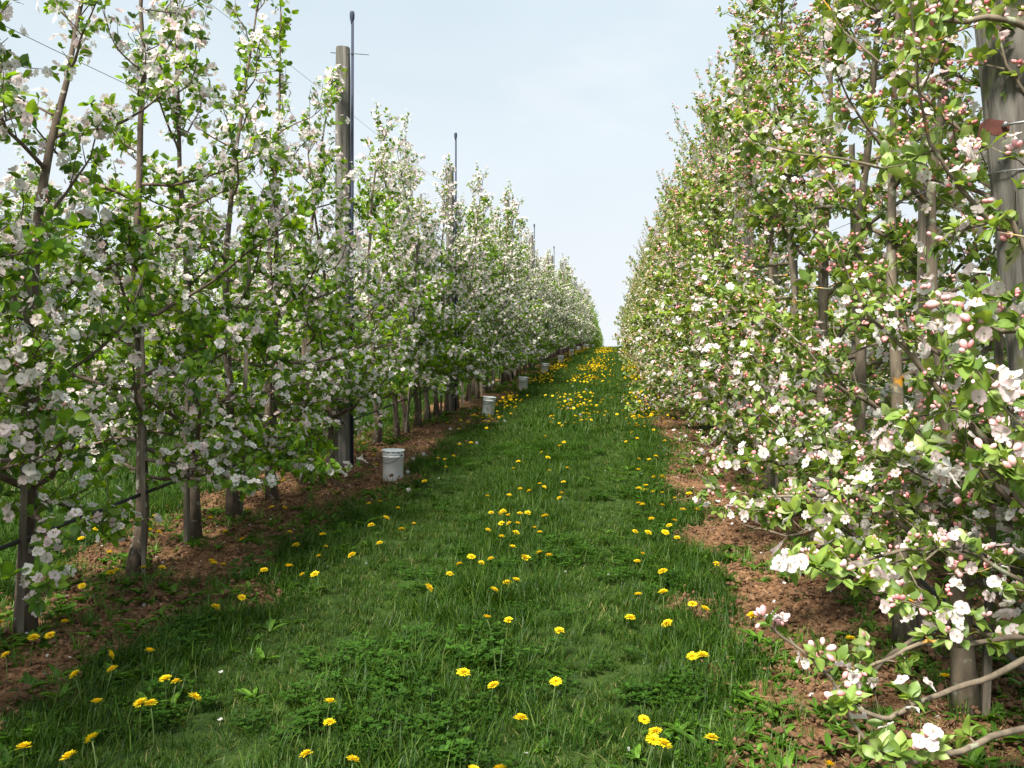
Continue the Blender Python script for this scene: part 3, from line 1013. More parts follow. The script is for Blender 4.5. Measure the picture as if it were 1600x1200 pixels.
def build_near(tr, loc, label, nleaf, nblo, nbud, name='apple_tree', group=None):
    """unique tree: trunk, each limb, the largest-showing leaves and blossoms singly, the rest as masses"""
    root = thing(name, label, 'tree', loc, group)
    rng = np.random.default_rng(int(abs(loc[1]) * 1000) + 7)
    R = tr['style'] == 'R'
    V, Q, T = tr['trunk']
    obj('trunk', mk('trunk', V, [Q, T], M_barkR if R else M_barkL), root)
    for V, F in tr['limbs']:
        obj('branch', mk('branch', V, F, M_barkR if R else M_twig), root)
    L = np.asarray(loc)

    def pick(key, n):
        M, P, c = tr[key]
        W = P + L
        dep = W @ FW
        xc = (W @ RT) / np.maximum(dep, .01); zc = (W[:, 2] - EYE) / np.maximum(dep, .01)
        vis = (dep > .4) & (np.abs(xc) < .545) & (np.abs(zc) < .41)
        score = np.where(vis, dep, 1e6 + np.abs(dep))
        o = np.argsort(score)[:n]
        o = o[score[o] < 1e6]
        rest = np.ones(len(P), bool); rest[o] = False
        return o, rest
    for key, n, nm, ms, fn, stuffname in (('leaf', nleaf, 'leaf', LEAVES_R if R else LEAVES_L, leaf_mesh, 'leaves'),
                                          ('blossom', nblo, 'blossom', BLOSSOMS, blossom_mesh, 'blossoms'), ('bud', nbud, 'bud', BUDS, bud_mesh, 'buds')):
        if not len(tr[key][1]): continue
        sel, rest = pick(key, n)
        single(nm, ms, tr[key][0], tr[key][1], sel, root, rng)
        if rest.any():
            o = obj(stuffname, fn(tr, rest), root); o['kind'] = 'stuff'
    return root


def proto(tr):
    R = tr['style'] == 'R'
    V, Q, T = tr['trunk']
    d = {'trunk': mk('trunk', V, [Q, T], M_barkR if R else M_barkL)}
    allp = []
    for V, F in tr['limbs']:
        allp.append((V, F[0], F[1]))
    V, F = join(allp)
    d['branches'] = mk('branches', V, F, M_barkR if R else M_twig)
    d['leaves'] = leaf_mesh(tr, low=True); d['blossoms'] = blossom_mesh(tr)
    if len(tr['bud'][1]):
        d['buds'] = bud_mesh(tr)
    return d


def place(pr, loc, rot, scl, label, group, tiny=False):
    root = thing('apple_tree', label, 'tree', loc, group)
    root.rotation_euler = (0, 0, rot); root.scale = scl
    for k, me in pr.items():
        o = bpy.data.objects.new(k, me); C.objects.link(o); o.parent = root
        if k != 'trunk':
            o['kind'] = 'stuff'
    return root


def gloc(x, y, dz=-.02):
    return (float(x), float(y), float(ground_z(x, y)) + dz)


def px_trunk(px0, X, path, H):
    """trunk through picture points lying in the row's vertical plane"""
    y0 = row_y(px0, X); z0 = float(ground_z(X, y0))
    P = [(0, 0, -.05)]
    for (px, py) in path:
        p = on_plane(px, py, X)
        P.append((0, p[1] - y0, p[2] - z0))
    e = P[-1]; pv = P[-2]
    if e[2] < H:                                        # extend the leader beyond the frame
        k = (H - e[2]) / max(e[2] - pv[2], .2)
        P.append((.02, e[1] + (e[1] - pv[1]) * k * .5, H))
    P = np.array(P)
    hh = np.linspace(0, P[-1][2], 12)
    return y0, np.stack([np.interp(hh, P[:, 2], P[:, c]) for c in range(2)] + [hh], -1) - [0, 0, .03]


# near trees of the left row, trunks traced through the photograph
LT = [
    (40, [(45, 800), (52, 450), (65, 250), (98, 140), (130, 0)], 4.5, 'apple tree at the left edge whose leader leans right over the black pipe'),
    (205, [(232, 750), (215, 560), (207, 430), (216, 250), (226, 100), (222, 0)], 4.4, 'apple tree with pale slanting lower trunk and stake, second from the left edge'),
    (303, [(303, 760), (300, 560), (290, 400), (280, 250)], 4.0, 'thin trunked apple tree behind its separate slim stake, left row foreground'),
    (365, [(360, 700), (355, 560), (350, 400), (366, 240), (388, 80), (402, 5)], 4.35, 'apple tree with dark thick trunk and tall leader just left of the slender green shoots'),
    (427, [(418, 700), (420, 500), (425, 300), (440, 160), (437, 80)], 4.2, 'apple tree topped by leafy green shoots left of the tall grey post'),
    (475, [(474, 660), (478, 500), (487, 320), (505, 200), (528, 105)], 4.0, 'apple tree whose leader slants up across the tall grey post'),
    (515, [(516, 640), (520, 480), (500, 400)], 3.0, 'short trunked apple tree standing directly in front of the tall grey post'),
    (588, [(588, 640), (575, 430), (582, 260), (612, 175)], 3.95, 'apple tree directly right of the tall post, its top leaning right'),
]
left_ys = []
seed = 100
for (px0, path, H, lab) in LT:
    y0, tk = px_trunk(px0, LEFT, path, H)
    left_ys.append(y0)
    seed += 1
    tr = gen_tree(seed, 'L', H, tk, n_limb=26, width=.76, zlow=.58, dens=.84, low_bias=1.6)
    build_near(tr, gloc(LEFT, y0), lab, 110, 90, 20)

# trees standing before the frame on the left, their branches reach in and shade the lane
for k, y0 in enumerate((3.75, 3.0)):
    tr = gen_tree(140 + k, 'L', 4.1, None, n_limb=22, width=.7, zlow=.7)
    build_near(tr, gloc(LEFT, y0), ['apple tree beyond the left frame edge with large leaves reaching into view', 'apple tree outside the left frame edge nearest the camera'][k], 60, 40, 10)

PL = [proto(gen_tree(200 + i, 'L', (4.05, 3.6, 4.2, 3.85)[i], None, 29, .72, .60)) for i in range(4)]
PR = [proto(gen_tree(300 + i, 'R', (4.2, 3.8, 4.4, 4.0)[i], None, 30, .86, .30)) for i in range(4)]
PG = [proto(gen_tree(400 + i, 'G', 3.7, None, 20, .8, .5, bloom=.4)) for i in range(2)]
rt = np.random.default_rng(77)
BY = [8.75, 15, 20.4, 26.3, 33.4, 40.5, 47.5, 56, 61, 74, 92]


def level(y):
    n = sum(1 for b in BY if b < y)
    return 'nearer than the first bucket' if n == 0 else 'between the %s and %s buckets' % (ORD[n - 1], ORD[n]) if n < 11 else 'beyond the farthest bucket'


COUNT = {}


def nth(key):
    COUNT[key] = COUNT.get(key, 0) + 1
    return ORD[min(COUNT[key], 20) - 1]


ORD = ['first', 'second', 'third', 'fourth', 'fifth', 'sixth', 'seventh', 'eighth', 'ninth', 'tenth', 'eleventh', 'twelfth', 'thirteenth', 'fourteenth', 'fifteenth', 'sixteenth', 'seventeenth', 'eighteenth', 'nineteenth', 'twentieth']
LPOST = [row_y(533, LEFT), row_y(703, LEFT), row_y(795, LEFT), 30.5, row_y(862, LEFT), 46.5, 53.5, 60.5, 68, 75, 83]
RPOST = [3.06, row_y(1160, RIGHT), row_y(1089, RIGHT), 23.2, row_y(1027, RIGHT), 38.5, 46, 53.5, 61, 69, 77]


def tree_label(side, y, posts):
    n = sum(1 for p in posts if p < y)
    return n


# rest of the left row
place(PL[1], gloc(LEFT, 2.25), 1.0, (1, 1, 1), 'first apple tree of the left row, standing outside the frame', None)
y = row_y(612, LEFT)
cnt, lastn, nplaced = 0, -1, 0
left_rest = []
while y < 132:
    if min(abs(y - p) for p in LPOST) > .18:
        left_rest.append(y)
    y += .74 + rt.normal(0, .04)
for y in left_rest[:118]:
    n = sum(1 for p in LPOST if p < y)
    cnt = cnt + 1 if n == lastn else 1
    lastn = n
    s = rt.uniform(.93, 1.06)
    pr = PL[rt.integers(0, 4)] if y < 78 + rt.normal(0, 3) else PG[rt.integers(0, 2)]
    if y < 45:
        lab = 'white blossomed apple tree, %s beyond the %s tall post of the left row' % (ORD[min(cnt - 1, 12)], ORD[n - 1]); grp = 'apple trees of the left row'
    elif y < 78:
        lab = '%s small white blossomed apple tree of the left row, %s' % (nth(('a', level(y))), level(y)); grp = 'distant white apple trees of the left row'
    else:
        lab = '%s bright green apple tree without blossom, left row, %s' % (nth(('b', level(y))), level(y)); grp = 'green apple trees at the far end'
    place(pr, gloc(LEFT + rt.normal(0, .05), y), rt.integers(0, 2) * math.pi + rt.normal(0, .3), (s, s, s * rt.uniform(.92, 1.06)), lab, grp)


def far_mass(name, label, spots, H, style, rng, parent=None):
    """many far trees in one mass: coarse leaf and blossom facets on simple trunks"""
    N = 420
    Ms, Ps, Cs, Bs, Pbs, tubes = [], [], [], [], [], []
    for (x0, y0) in spots:
        z0 = float(base_z(y0))
        tubes.append(tube(np.array([[x0, y0, z0 - .1], [x0 + rng.normal(0, .05), y0, z0 + H * .5], [x0, y0, z0 + H * .9]]), [.05, .035, .012], 5))
        t = rng.random(N) ** .9
        a = rng.random(N) * 6.283; r = np.sqrt(rng.random(N)) * .85 * np.interp(t, [0, .2, .6, 1], [.7, 1, .85, .25])
        P = np.stack([x0 + r * np.cos(a), y0 + r * np.sin(a), z0 + .5 + t * (H - .5)], -1)
        d = rng.normal(0, 1, (N, 3)); nr = rng.normal(0, 1, (N, 3)) + [0, 0, .6]
        Ms.append(frames(d, nr) * (.10 * rng.uniform(.7, 1.3, N))[:, None, None]); Ps.append(P)
        k = rng.random(N) < (.45 if style == 'L' else .25 if style == 'R' else .06)
        w = (.80, .76, .76)
        cs = (GL if style != 'R' else GR)[rng.integers(0, 5, N)] * rng.uniform(.8, 1.2, (N, 1))
        cs[k] = w
        Cs.append(cs)
    M, P, c = np.concatenate(Ms), np.concatenate(Ps), np.concatenate(Cs)
    V, F, cc = bake(LEAF_V, LEAF_F, M, P, None, c)
    root = obj(name, mk(name, V, F, M_leafL, cc)); root['kind'] = 'stuff'; root['label'] = label
    V, F = join(tubes)
    t = obj('trunks', mk('trunks', V, F, M_barkL), root); t['kind'] = 'stuff'


far_mass('far_apple_trees', 'farthest apple trees of the left row merging at the crest', [(LEFT, y) for y in left_rest[118:]], 3.7, 'G', rt)

# right row: near trees built one by one
RTR = [
    (1510, [(1507, 900), (1495, 740), (1470, 560), (1445, 350), (1465, 200), (1480, 60)], 4.3, .55, 'apple tree with smooth pale trunk nearest the big post on the right'),
    (1415, [(1412, 900), (1405, 640), (1395, 450), (1385, 300), (1400, 120)], 4.3, .66, 'apple tree with lichened trunk and stake, second from the big right post'),
    (1330, [(1330, 860), (1345, 660), (1340, 450), (1350, 250), (1370, 60)], 4.4, .72, 'apple tree whose bare pale trunk base stands clear on the soil at right'),
    (1275, [(1278, 800), (1285, 560), (1290, 300), (1300, 100)], 4.4, .78, 'apple tree with crossing limbs and pink buds, fourth from the big right post'),
    (1232, [(1235, 700), (1240, 400), (1225, 200)], 4.4, .8, 'apple tree with slanting upper limbs, fifth from the big right post'),
    (1200, [(1200, 700), (1205, 400), (1210, 150)], 4.4, .8, 'apple tree behind the long low blossom branches, sixth from the big right post'),
    (1172, [(1172, 650), (1176, 400), (1170, 180)], 4.4, .8, 'apple tree next to the second right post, seventh from the big post'),
]
seed = 500
for (px0, path, H, w, lab) in RTR:
    y0, tk = px_trunk(px0, RIGHT, path, H)
    seed += 1
    nearf = y0 < 4.6
    tr = gen_tree(seed, 'R', H, tk, n_limb=27 if not nearf else 23, width=w, zlow=.36, dens=.85 if nearf else 1.0, bloom=1.15)
    build_near(tr, gloc(RIGHT, y0), lab, 150, 80, 60)
    if px0 == 1172: ylast = y0

# foreground tree just outside the right edge, its branches hang into the picture
FG = np.array([1.36, 2.25]); fz = float(ground_z(FG[0], FG[1])) - .02
o3 = np.array([FG[0], FG[1], fz])


def hp(pts):
    return [tuple(at_depth(px, py, d) - o3) for (px, py, d) in pts]


def to_trunk(z):
    return (0, 0, z)


HAND = [
    ([to_trunk(.55)] + hp([(1640, 1120, 2.2), (1560, 1150, 2.1), (1480, 1180, 2.0), (1400, 1192, 1.95), (1365, 1172, 1.95), (1335, 1135, 1.95), (1318, 1105, 1.95)]), .009, .9),
    ([to_trunk(.75)] + hp([(1640, 1010, 2.3), (1560, 1055, 2.3), (1500, 1075, 2.3), (1420, 1100, 2.25), (1390, 1125, 2.2), (1340, 1110, 2.2), (1300, 1065, 2.2), (1260, 1020, 2.2), (1205, 980, 2.2)]), .009, .55),
    ([to_trunk(.85)] + hp([(1640, 985, 2.5), (1560, 1000, 2.5), (1500, 1010, 2.5), (1445, 1000, 2.5), (1390, 1028, 2.5), (1345, 1048, 2.5), (1290, 1032, 2.5)]), .009, .75),
    ([to_trunk(1.0)] + hp([(1650, 850, 1.9), (1600, 790, 1.85), (1565, 745, 1.85), (1545, 725, 1.85)]), .007, 1.0),
    ([to_trunk(1.4)] + hp([(1650, 530, 1.9), (1600, 510, 1.85), (1560, 518, 1.85), (1520, 492, 1.85), (1495, 480, 1.85)]), .008, .9),
    ([to_trunk(1.3)] + hp([(1660, 560, 2.6), (1580, 330, 2.6), (1550, 345, 2.6), (1505, 360, 2.6), (1480, 385, 2.6)]), .010, .7),
    ([to_trunk(2.0)] + hp([(1650, 70, 2.4), (1600, 38, 2.4), (1540, 24, 2.4), (1490, 38, 2.4), (1458, 30, 2.4), (1442, -10, 2.4)]), .012, .45),
    ([to_trunk(1.0)] + hp([(1660, 940, 2.6), (1580, 900, 2.6), (1530, 870, 2.6), (1480, 850, 2.6), (1440, 880, 2.6)]), .008, .9),
    ([to_trunk(1.2)] + hp([(1660, 680, 2.8), (1590, 640, 2.8), (1530, 650, 2.8), (1480, 640, 2.8)]), .008, .9),
]
tr = gen_tree(611, 'R', 3.9, None, n_limb=16, width=.6, zlow=.5, az_ok=lambda a, h: (a < 1.3 or a > 4.9), hand=HAND, bloom=.8)
tr2 = gen_tree(640, 'R', 4.0, None, n_limb=34, width=1.0, zlow=.4, dens=.75, az_ok=lambda a, h: 2.2 < a < 4.4, bloom=1.3)
build_near(tr2, gloc(1.62, 3.42), 'apple tree at the right edge directly behind the big leaning post', 220, 110, 120)
build_near(tr, tuple(o3), 'apple tree outside the right edge whose big leaved budding branches hang into view', 300, 120, 120)

y = ylast + .74
right_rest = []
while y < 132:
    if min(abs(y - p) for p in RPOST) > .18:
        right_rest.append(y)
    y += .74 + rt.normal(0, .04)
cnt, lastn = 0, -1
for y in right_rest[:96]:
    n = sum(1 for p in RPOST if p < y)
    cnt = cnt + 1 if n == lastn else 1
    lastn = n
    s = rt.uniform(.93, 1.06)
    if y < 32:
        lab = 'pink budding apple tree, %s beyond the %s tall post of the right row' % (ORD[min(cnt - 1, 12)], ORD[n - 1]); grp = 'apple trees of the right row'
    else:
        lab = '%s distant pale green apple tree of the right row, %s' % (nth(('c', level(y))), level(y)); grp = 'distant apple trees of the right row'
    place(PR[rt.integers(0, 4)], gloc(RIGHT + rt.normal(0, .05), y), rt.integers(0, 2) * math.pi + rt.normal(0, .3), (s, s, s * rt.uniform(.94, 1.06)), lab, grp)
far_mass('far_apple_trees', 'farthest apple trees of the right row merging at the crest', [(RIGHT, y) for y in right_rest[96:]], 4.1, 'R', rt)

# younger, lower rows in the neighbouring lanes, seen through the gaps
def low_row(X, ys, sc, prs, lab, grp):
    for y in ys:
        s = sc * rt.uniform(.9, 1.08)
        place(prs[rt.integers(0, len(prs))], gloc(X + rt.normal(0, .06), y), rt.random() * 6.28, (s * 1.25, s * 1.25, s), nth((lab, level(y))) + ' ' + lab + ', ' + level(y), grp)


low_row(-6.8, np.arange(4.6, 36, .62), .80, [PL[0], PL[2], PG[0], PG[1]], 'lower apple tree beyond the left row', 'apple trees of the row beyond the left row')
low_row(5.25, np.arange(6.5, 26, .95), .48, [PR[0], PR[3]], 'low young apple tree beyond the right row', 'apple trees of the row beyond the right row')
far_mass('far_apple_trees', 'apple rows beyond the left row seen only as a mass', [(-6.8, y) for y in np.arange(36, 90, 1.4)] + [(-10.8, y) for y in np.arange(13, 60, 1.2)], 2.6, 'L', rt)

# ------------------------------------------------------------------ posts, stakes, wires, pipes
def post_mesh(h, r, seed, lean=(0, 0)):
    rr = np.random.default_rng(seed)
    n, m = 20, 16
    z = np.linspace(-.1, h, m)
    a = np.linspace(0, 6.283, n, endpoint=False)
    groove = 1 - .10 * (rr.random(n) < .18)
    V = []
    for k, zz in enumerate(z):
        rad = r * (1.06 - .1 * zz / h) * groove * (1 + .012 * rr.normal(0, 1, n))
        if k == m - 1: rad = rad * .93
        V.append(np.stack([rad * np.cos(a) + lean[0] * zz, rad * np.sin(a) + lean[1] * zz, np.full(n, zz) + (rr.normal(0, .003, n) if k == m - 1 else 0)], -1))
    V = np.concatenate(V + [[[lean[0] * h, lean[1] * h, h + .004]]])
    i = np.arange(m - 1)[:, None] * n; j = np.arange(n)[None]; j2 = (j + 1) % n
    Q = np.stack([i + j, i + j2, i + n + j2, i + n + j], -1).reshape(-1, 4)
    k = np.arange(n)
    T = np.stack([(m - 1) * n + k, (m - 1) * n + (k + 1) % n, np.full(n, m * n)], -1)
    return mk('wooden_post', V, [Q, T], M_post, smooth=False)


post_meshes = [post_mesh(4.28, .078, 1), post_mesh(4.22, .075, 2), post_mesh(4.38, .08, 3)]
PIPE = mk('pipe', *join([tube(np.array([[0, 0, .02], [0, 0, 2.3], [.004, 0, 4.52]]), [.016, .016, .014], 8)]), M_pipe)
NV = lathe([(.0, 4.50), (.012, 4.50), (.016, 4.53), (.024, 4.56), (.026, 4.60), (.021, 4.63), (.0, 4.635)], 12)
NOZ = mk('nozzle', NV[0], NV[1], M_pipe)
LPL = ['tall weathered grey post with blue pipe, nearest in the left row', 'grey post with pipe rising from the trees, second in the left row', 'knobby topped grey post with thin pipe, third in the left row',
       'thin looking grey post, fourth in the left row', 'dark post, fifth in the left row', 'small dark post, sixth in the left row']
for i, yp in enumerate(LPOST):
    x0 = LEFT + (.0 if i else .02)
    lab = LPL[i] if i < len(LPL) else 'tiny distant post rising above the left row'
    grp = 'tall posts of the left row'
    p = thing('wooden_post', lab, 'post', gloc(x0, yp), grp, post_meshes[i % 3])
    p.rotation_euler = (0, 0, i * 1.3)
    if i == 1: p.scale = (.9, .9, .97)
    r = thing('sprinkler_riser', ('dark blue sprinkler pipe with bulb nozzle strapped to the nearest left post' if i == 0 else
              'thin sprinkler pipe rising above the %s post of the left row' % ORD[i] if i < 6 else 'tiny sprinkler pipe on a distant left row post'), 'pipe', gloc(x0 + .10, yp - .02), 'sprinkler pipes on the left posts')
    a = obj('pipe', PIPE, r); b = obj('nozzle', NOZ, r)
    if i == 0:
        w = obj('clip_wire', mk('clip_wire', *join([tube(np.array([[-.22, -.01, 4.22], [0, -.02, 4.2], [.18, -.02, 4.18]]), [.004, .004, .003], 5)]), M_dark), r)
RPL = ['', 'tall post half hidden by blossom, second in the right row', 'post top among green shoots, third in the right row', 'post buried in foliage, fourth in the right row', 'small post top, fifth in the right row']
for i, yp in enumerate(RPOST):
    if i == 0: continue
    lab = RPL[i] if i < len(RPL) else 'tiny distant post hidden in the right row'
    p = thing('wooden_post', lab, 'post', gloc(RIGHT, yp), 'tall posts of the right row', post_meshes[(i + 1) % 3])
    p.rotation_euler = (0, 0, i * 2.1)
# big leaning post at the right edge
pb = at_depth(1697, 1190, 3.0); ptop = at_depth(1573, -30, 3.0)
hgt = ptop[2] - pb[2]
lx, ly = (ptop[0] - pb[0]) / hgt, (ptop[1] - pb[1]) / hgt
gz0 = float(ground_z(pb[0], pb[1]))
bx, by = pb[0] - lx * (pb[2] - gz0), pb[1] - ly * (pb[2] - gz0)
bigp = thing('wooden_post', 'big leaning weathered post at the right edge with a rusty bracket', 'post', (bx, by, gz0))
pm_ = post_mesh(4.4, .102, 9, (lx, ly))
obj('post_shaft', pm_, bigp)
# bracket plate, bolt and wire rod at the photograph's place
bp = at_depth(1560, 200, 2.90) - np.array([bx, by, gz0])
V, Q, T = box(0, 0, 0, .062, .006, .046)
V2, Q2, T2 = box(-.034, .03, 0, .006, .06, .046)
me = mk('bracket', *join([(V, Q, T), (V2, Q2, T2)]), M_rust, smooth=False)
br = obj('bracket', me, bigp); br.location = bp; br.rotation_euler = (0, .18, 0)
bo = obj('bolt', mk('bolt', *join([tube(np.array([[0, 0, 0], [0, -.02, 0]]), [.008, .008], 6)]), M_wire, smooth=False), br); bo.location = (.012, -.004, .008)
rd = obj('wire_rod', mk('wire_rod', *join([tube(np.array([[.0, -.014, .0], [.08, -.03, .022], [.22, -.02, .05]]), [.004, .004, .004], 6)]), M_wire), br)
rd.location = (.012, 0, .008)
wv = []
for zz in (4.0, 3.05, 1.9):                               # thin wire turns round the post
    a = np.linspace(0, 6.283, 21)
    wv.append(tube(np.stack([.108 * np.cos(a) + lx * zz, .108 * np.sin(a) + ly * zz, zz + .01 * np.sin(a)], -1), np.full(21, .0025), 4))
obj('wire_wrap', mk('wire_wrap', *join(wv), M_wire), bigp)

# stakes
def stake_mesh(h, w, seed):
    rr = np.random.default_rng(seed)
    m = 7
    z = np.linspace(-.05, h, m)
    bx_ = np.cumsum(rr.normal(0, .006, m)); by_ = np.cumsum(rr.normal(0, .006, m))
    V = []
    for k in range(m):
        ww = w * (1 - .12 * k / m) * (1 + .06 * rr.normal())
        for (sx, sy) in ((-.5, -.32), (.5, -.32), (.5, .32), (-.5, .32)):
            V.append([bx_[k] + sx * ww, by_[k] + sy * ww, z[k] + (rr.normal(0, .012) if k == m - 1 else 0)])
    i = np.arange(m - 1)[:, None] * 4; j = np.arange(4)[None]; j2 = (j + 1) % 4
    Q = np.stack([i + j, i + j2, i + 4 + j2, i + 4 + j], -1).reshape(-1, 4)
    Q = np.vstack([Q, [[4 * m - 4, 4 * m - 3, 4 * m - 2, 4 * m - 1]]])
    return mk('tree_stake', np.array(V), Q, M_stake, smooth=False)


stakes = [stake_mesh(1.9 + .14 * i, .034 + .003 * (i % 3), i) for i in range(6)]
NAMED_L = {0: 'grey split stake beside the trunk at the left edge', 1: 'grey stake against the pale slanting trunk at left', 2: 'slim separate stake left of the thin trunk, left foreground',
           3: 'tall grey stake behind the dark thick trunk at left', 4: 'grey stake left of the trunk before the tall post', 5: 'grey stake at the trunk two places before the tall post',
           6: 'stake at the short trunk directly before the tall post', 7: 'stake just right of the tall post in the left row'}
ks = 0
for i, y0 in enumerate(left_ys):
    dx, dy = ((.03, -.09), (.07, .0), (.0, -.12), (.05, .02), (.02, -.07), (.06, .03), (.05, .02), (.05, .05))[i]
    s = thing('tree_stake', NAMED_L[i], 'stake', gloc(LEFT + dx, y0 + dy), 'stakes of the near left trees', stakes[i % 6])
    s.rotation_euler = (rt.normal(0, .02), rt.normal(0, .02), rt.random() * 6)
for i, y0 in enumerate(left_rest[:80]):
    n = sum(1 for p in LPOST if p < y0)
    s = thing('tree_stake', 'grey stake of an apple tree beyond the %s tall post, left row' % ORD[n - 1] if y0 < 30 else '%s thin distant left row stake %s' % (nth(('s', level(y0))), level(y0)), 'stake',
              gloc(LEFT + rt.normal(.03, .03), y0 + rt.uniform(-.15, .15)), 'stakes beyond the %s post of the left row' % ORD[n - 1] if y0 < 30 else 'distant stakes of the left row', stakes[rt.integers(0, 6)])
    s.rotation_euler = (rt.normal(0, .025), rt.normal(0, .025), rt.random() * 6)
RN = ['split grey stake right of the smooth pale trunk near the big post', 'leaning grey stake rising high beside the second right trunk', 'thin stake just right of the bare pale trunk base at right']
for i, (px0, path, H, w, lab) in enumerate(RTR):
    y0 = row_y(px0, RIGHT)
    s = thing('tree_stake', RN[i] if i < 3 else 'grey stake beside the %s tree from the big right post' % ORD[i], 'stake', gloc(RIGHT + .065, y0 + .02), 'stakes of the near right trees', stakes[(i + 2) % 6])
    s.rotation_euler = (rt.normal(0, .02), -.05 if i == 1 else rt.normal(0, .02), rt.random() * 6)
for i, y0 in enumerate(right_rest[:24]):
    s = thing('tree_stake', 'grey stake mostly hidden in the foliage of the right row', 'stake', gloc(RIGHT + rt.normal(.03, .03), y0 + rt.uniform(-.15, .15)), 'hidden stakes of the right row', stakes[rt.integers(0, 6)])
    s.rotation_euler = (rt.normal(0, .025), rt.normal(0, .025), rt.random() * 6)


def line_along(X, h, r, y0, y1, sag, n, step=1.2):
    ys = np.arange(y0, y1, step)
    return tube(np.stack([np.full(len(ys), X) + .01 * np.sin(ys), ys, base_z(ys) + h - sag * np.abs(np.sin(ys * .45))], -1), np.full(len(ys), r), n)


for X, nm in ((LEFT, 'left'), (RIGHT, 'right')):
    for h, w in ((1.15, 'lowest'), (1.95, 'second'), (2.8, 'third'), (3.6, 'top')):
        V, F = join([line_along(X + (.08 if nm == 'left' else -.08), h, .0018, 2.0 if nm == 'left' else 3.0, 90, .01, 4)])
        thing('trellis_wire', '%s thin steel trellis wire strung along the %s row' % (w, nm), 'wire', group='trellis wires', me=mk('trellis_wire', V, F, M_wire))
    V, F = join([line_along(X + .04, .50 if nm == 'left' else .38, .011, 2.0 if nm == 'left' else 2.0, 70, .05, 7, .4)])
    thing('irrigation_pipe', 'black irrigation pipe hung low along the %s row' % nm, 'pipe', me=mk('irrigation_pipe', V, F, M_hose))

# ------------------------------------------------------------------ buckets
BH, BR = .305, .098
BODY = mk('body', *join([lathe([(.0, .004), (BR * .93, .0), (BR * .96, .006), (BR * .985, BH * .78), (BR * 1.02, BH * .785), (BR * 1.02, BH * .80), (BR * .99, BH * .805),
                                (BR * .99, BH * .86), (BR * 1.02, BH * .865), (BR * 1.02, BH * .88), (BR, BH * .885), (BR, BH * .965)], 40)]), M_paint)
LID = mk('lid', *join([lathe([(BR * .99, BH * .935), (BR * 1.07, BH * .93), (BR * 1.085, BH * .95), (BR * 1.085, BH * .985), (BR * 1.05, BH), (BR * .98, BH * 1.0), (BR * .95, BH * .975), (.0, BH * .972)], 40)]), M_paint)
lug = []
V, Q, T = box(0, 0, 0, .004, .008, .011)
LUG_SHADE = mk('lid_lug_shade', V, [Q], M_dark, smooth=False)  # crimp tabs coloured dark to stand in for the shadows under the white lid's crimp
a = np.linspace(math.radians(-18), math.radians(198), 17)
tilt = .62
hz_ = BH * .84
HP = np.stack([BR * 1.06 * np.cos(a), -np.abs(BR * 1.25 * np.sin(a)) * math.cos(tilt) - .004, hz_ - BR * 1.25 * np.sin(a) * math.sin(tilt)], -1)
HND = mk('handle', *join([tube(HP, np.full(17, .0022), 5)]), M_dark)
EAR = mk('ear', *join([tube(np.array([[0, 0, 0], [.012, 0, 0]]), [.010, .007], 8)]), M_dark)


def bucket(label, loc, rot):
    t = thing('bucket', label, 'bucket', loc, 'white lidded buckets along the left edge of the lane')
    t.rotation_euler = rot
    obj('body', BODY, t)
    L = obj('lid', LID, t)
    for i in range(14):
        q = i * 6.283 / 14
        g = obj('lid_lug_shade', LUG_SHADE, L); g.location = (BR * 1.087 * math.cos(q), BR * 1.087 * math.sin(q), BH * .945); g.rotation_euler = (0, 0, q)
    obj('handle', HND, t)
    e = obj('ear', EAR, t); e.location = (BR * .98, 0, hz_)
    e = obj('ear', EAR, t); e.location = (-BR * .98, 0, hz_); e.rotation_euler = (0, 0, math.pi)
    return t


BL = ['nearest and largest white lidded bucket, standing on soil right of the tall post', 'second white bucket leaning to the right beside yellow dandelions', 'third white bucket partly covered by dark weeds',
      'fourth white bucket from the camera, leaning right above a dandelion clump', 'fifth white bucket from the camera along the lane edge', 'sixth white bucket from the camera along the lane edge',
      'seventh white bucket, small beside the far trunks', 'eighth white bucket, tiny under the far trees', 'ninth white bucket, tiny behind the eighth', 'tenth white bucket just before the crest', 'farthest white bucket at the crest']
for i, (px, yy) in enumerate(((614, 8.75), (764, 0), (817, 0), (851, 0), (876, 0), (893, 0), (904, 0), (914, 0), (918, 0), (927, 0), (935, 0))):
    X = -2.06
    yb = on_ground(614, 750)[1] if i == 0 else row_y(px, X)
    if i == 0: X = on_ground(614, 750)[0]
    if i == 1: X, yb = on_ground(762, 651)
    g = gloc(X, yb, -.006)
    bucket(BL[i], g, (rt.normal(0, .02), (.03, .10, .07, .09, .05, .06, .03, .02, .05, 0, 0)[i], -.55 + rt.normal(0, .3)))

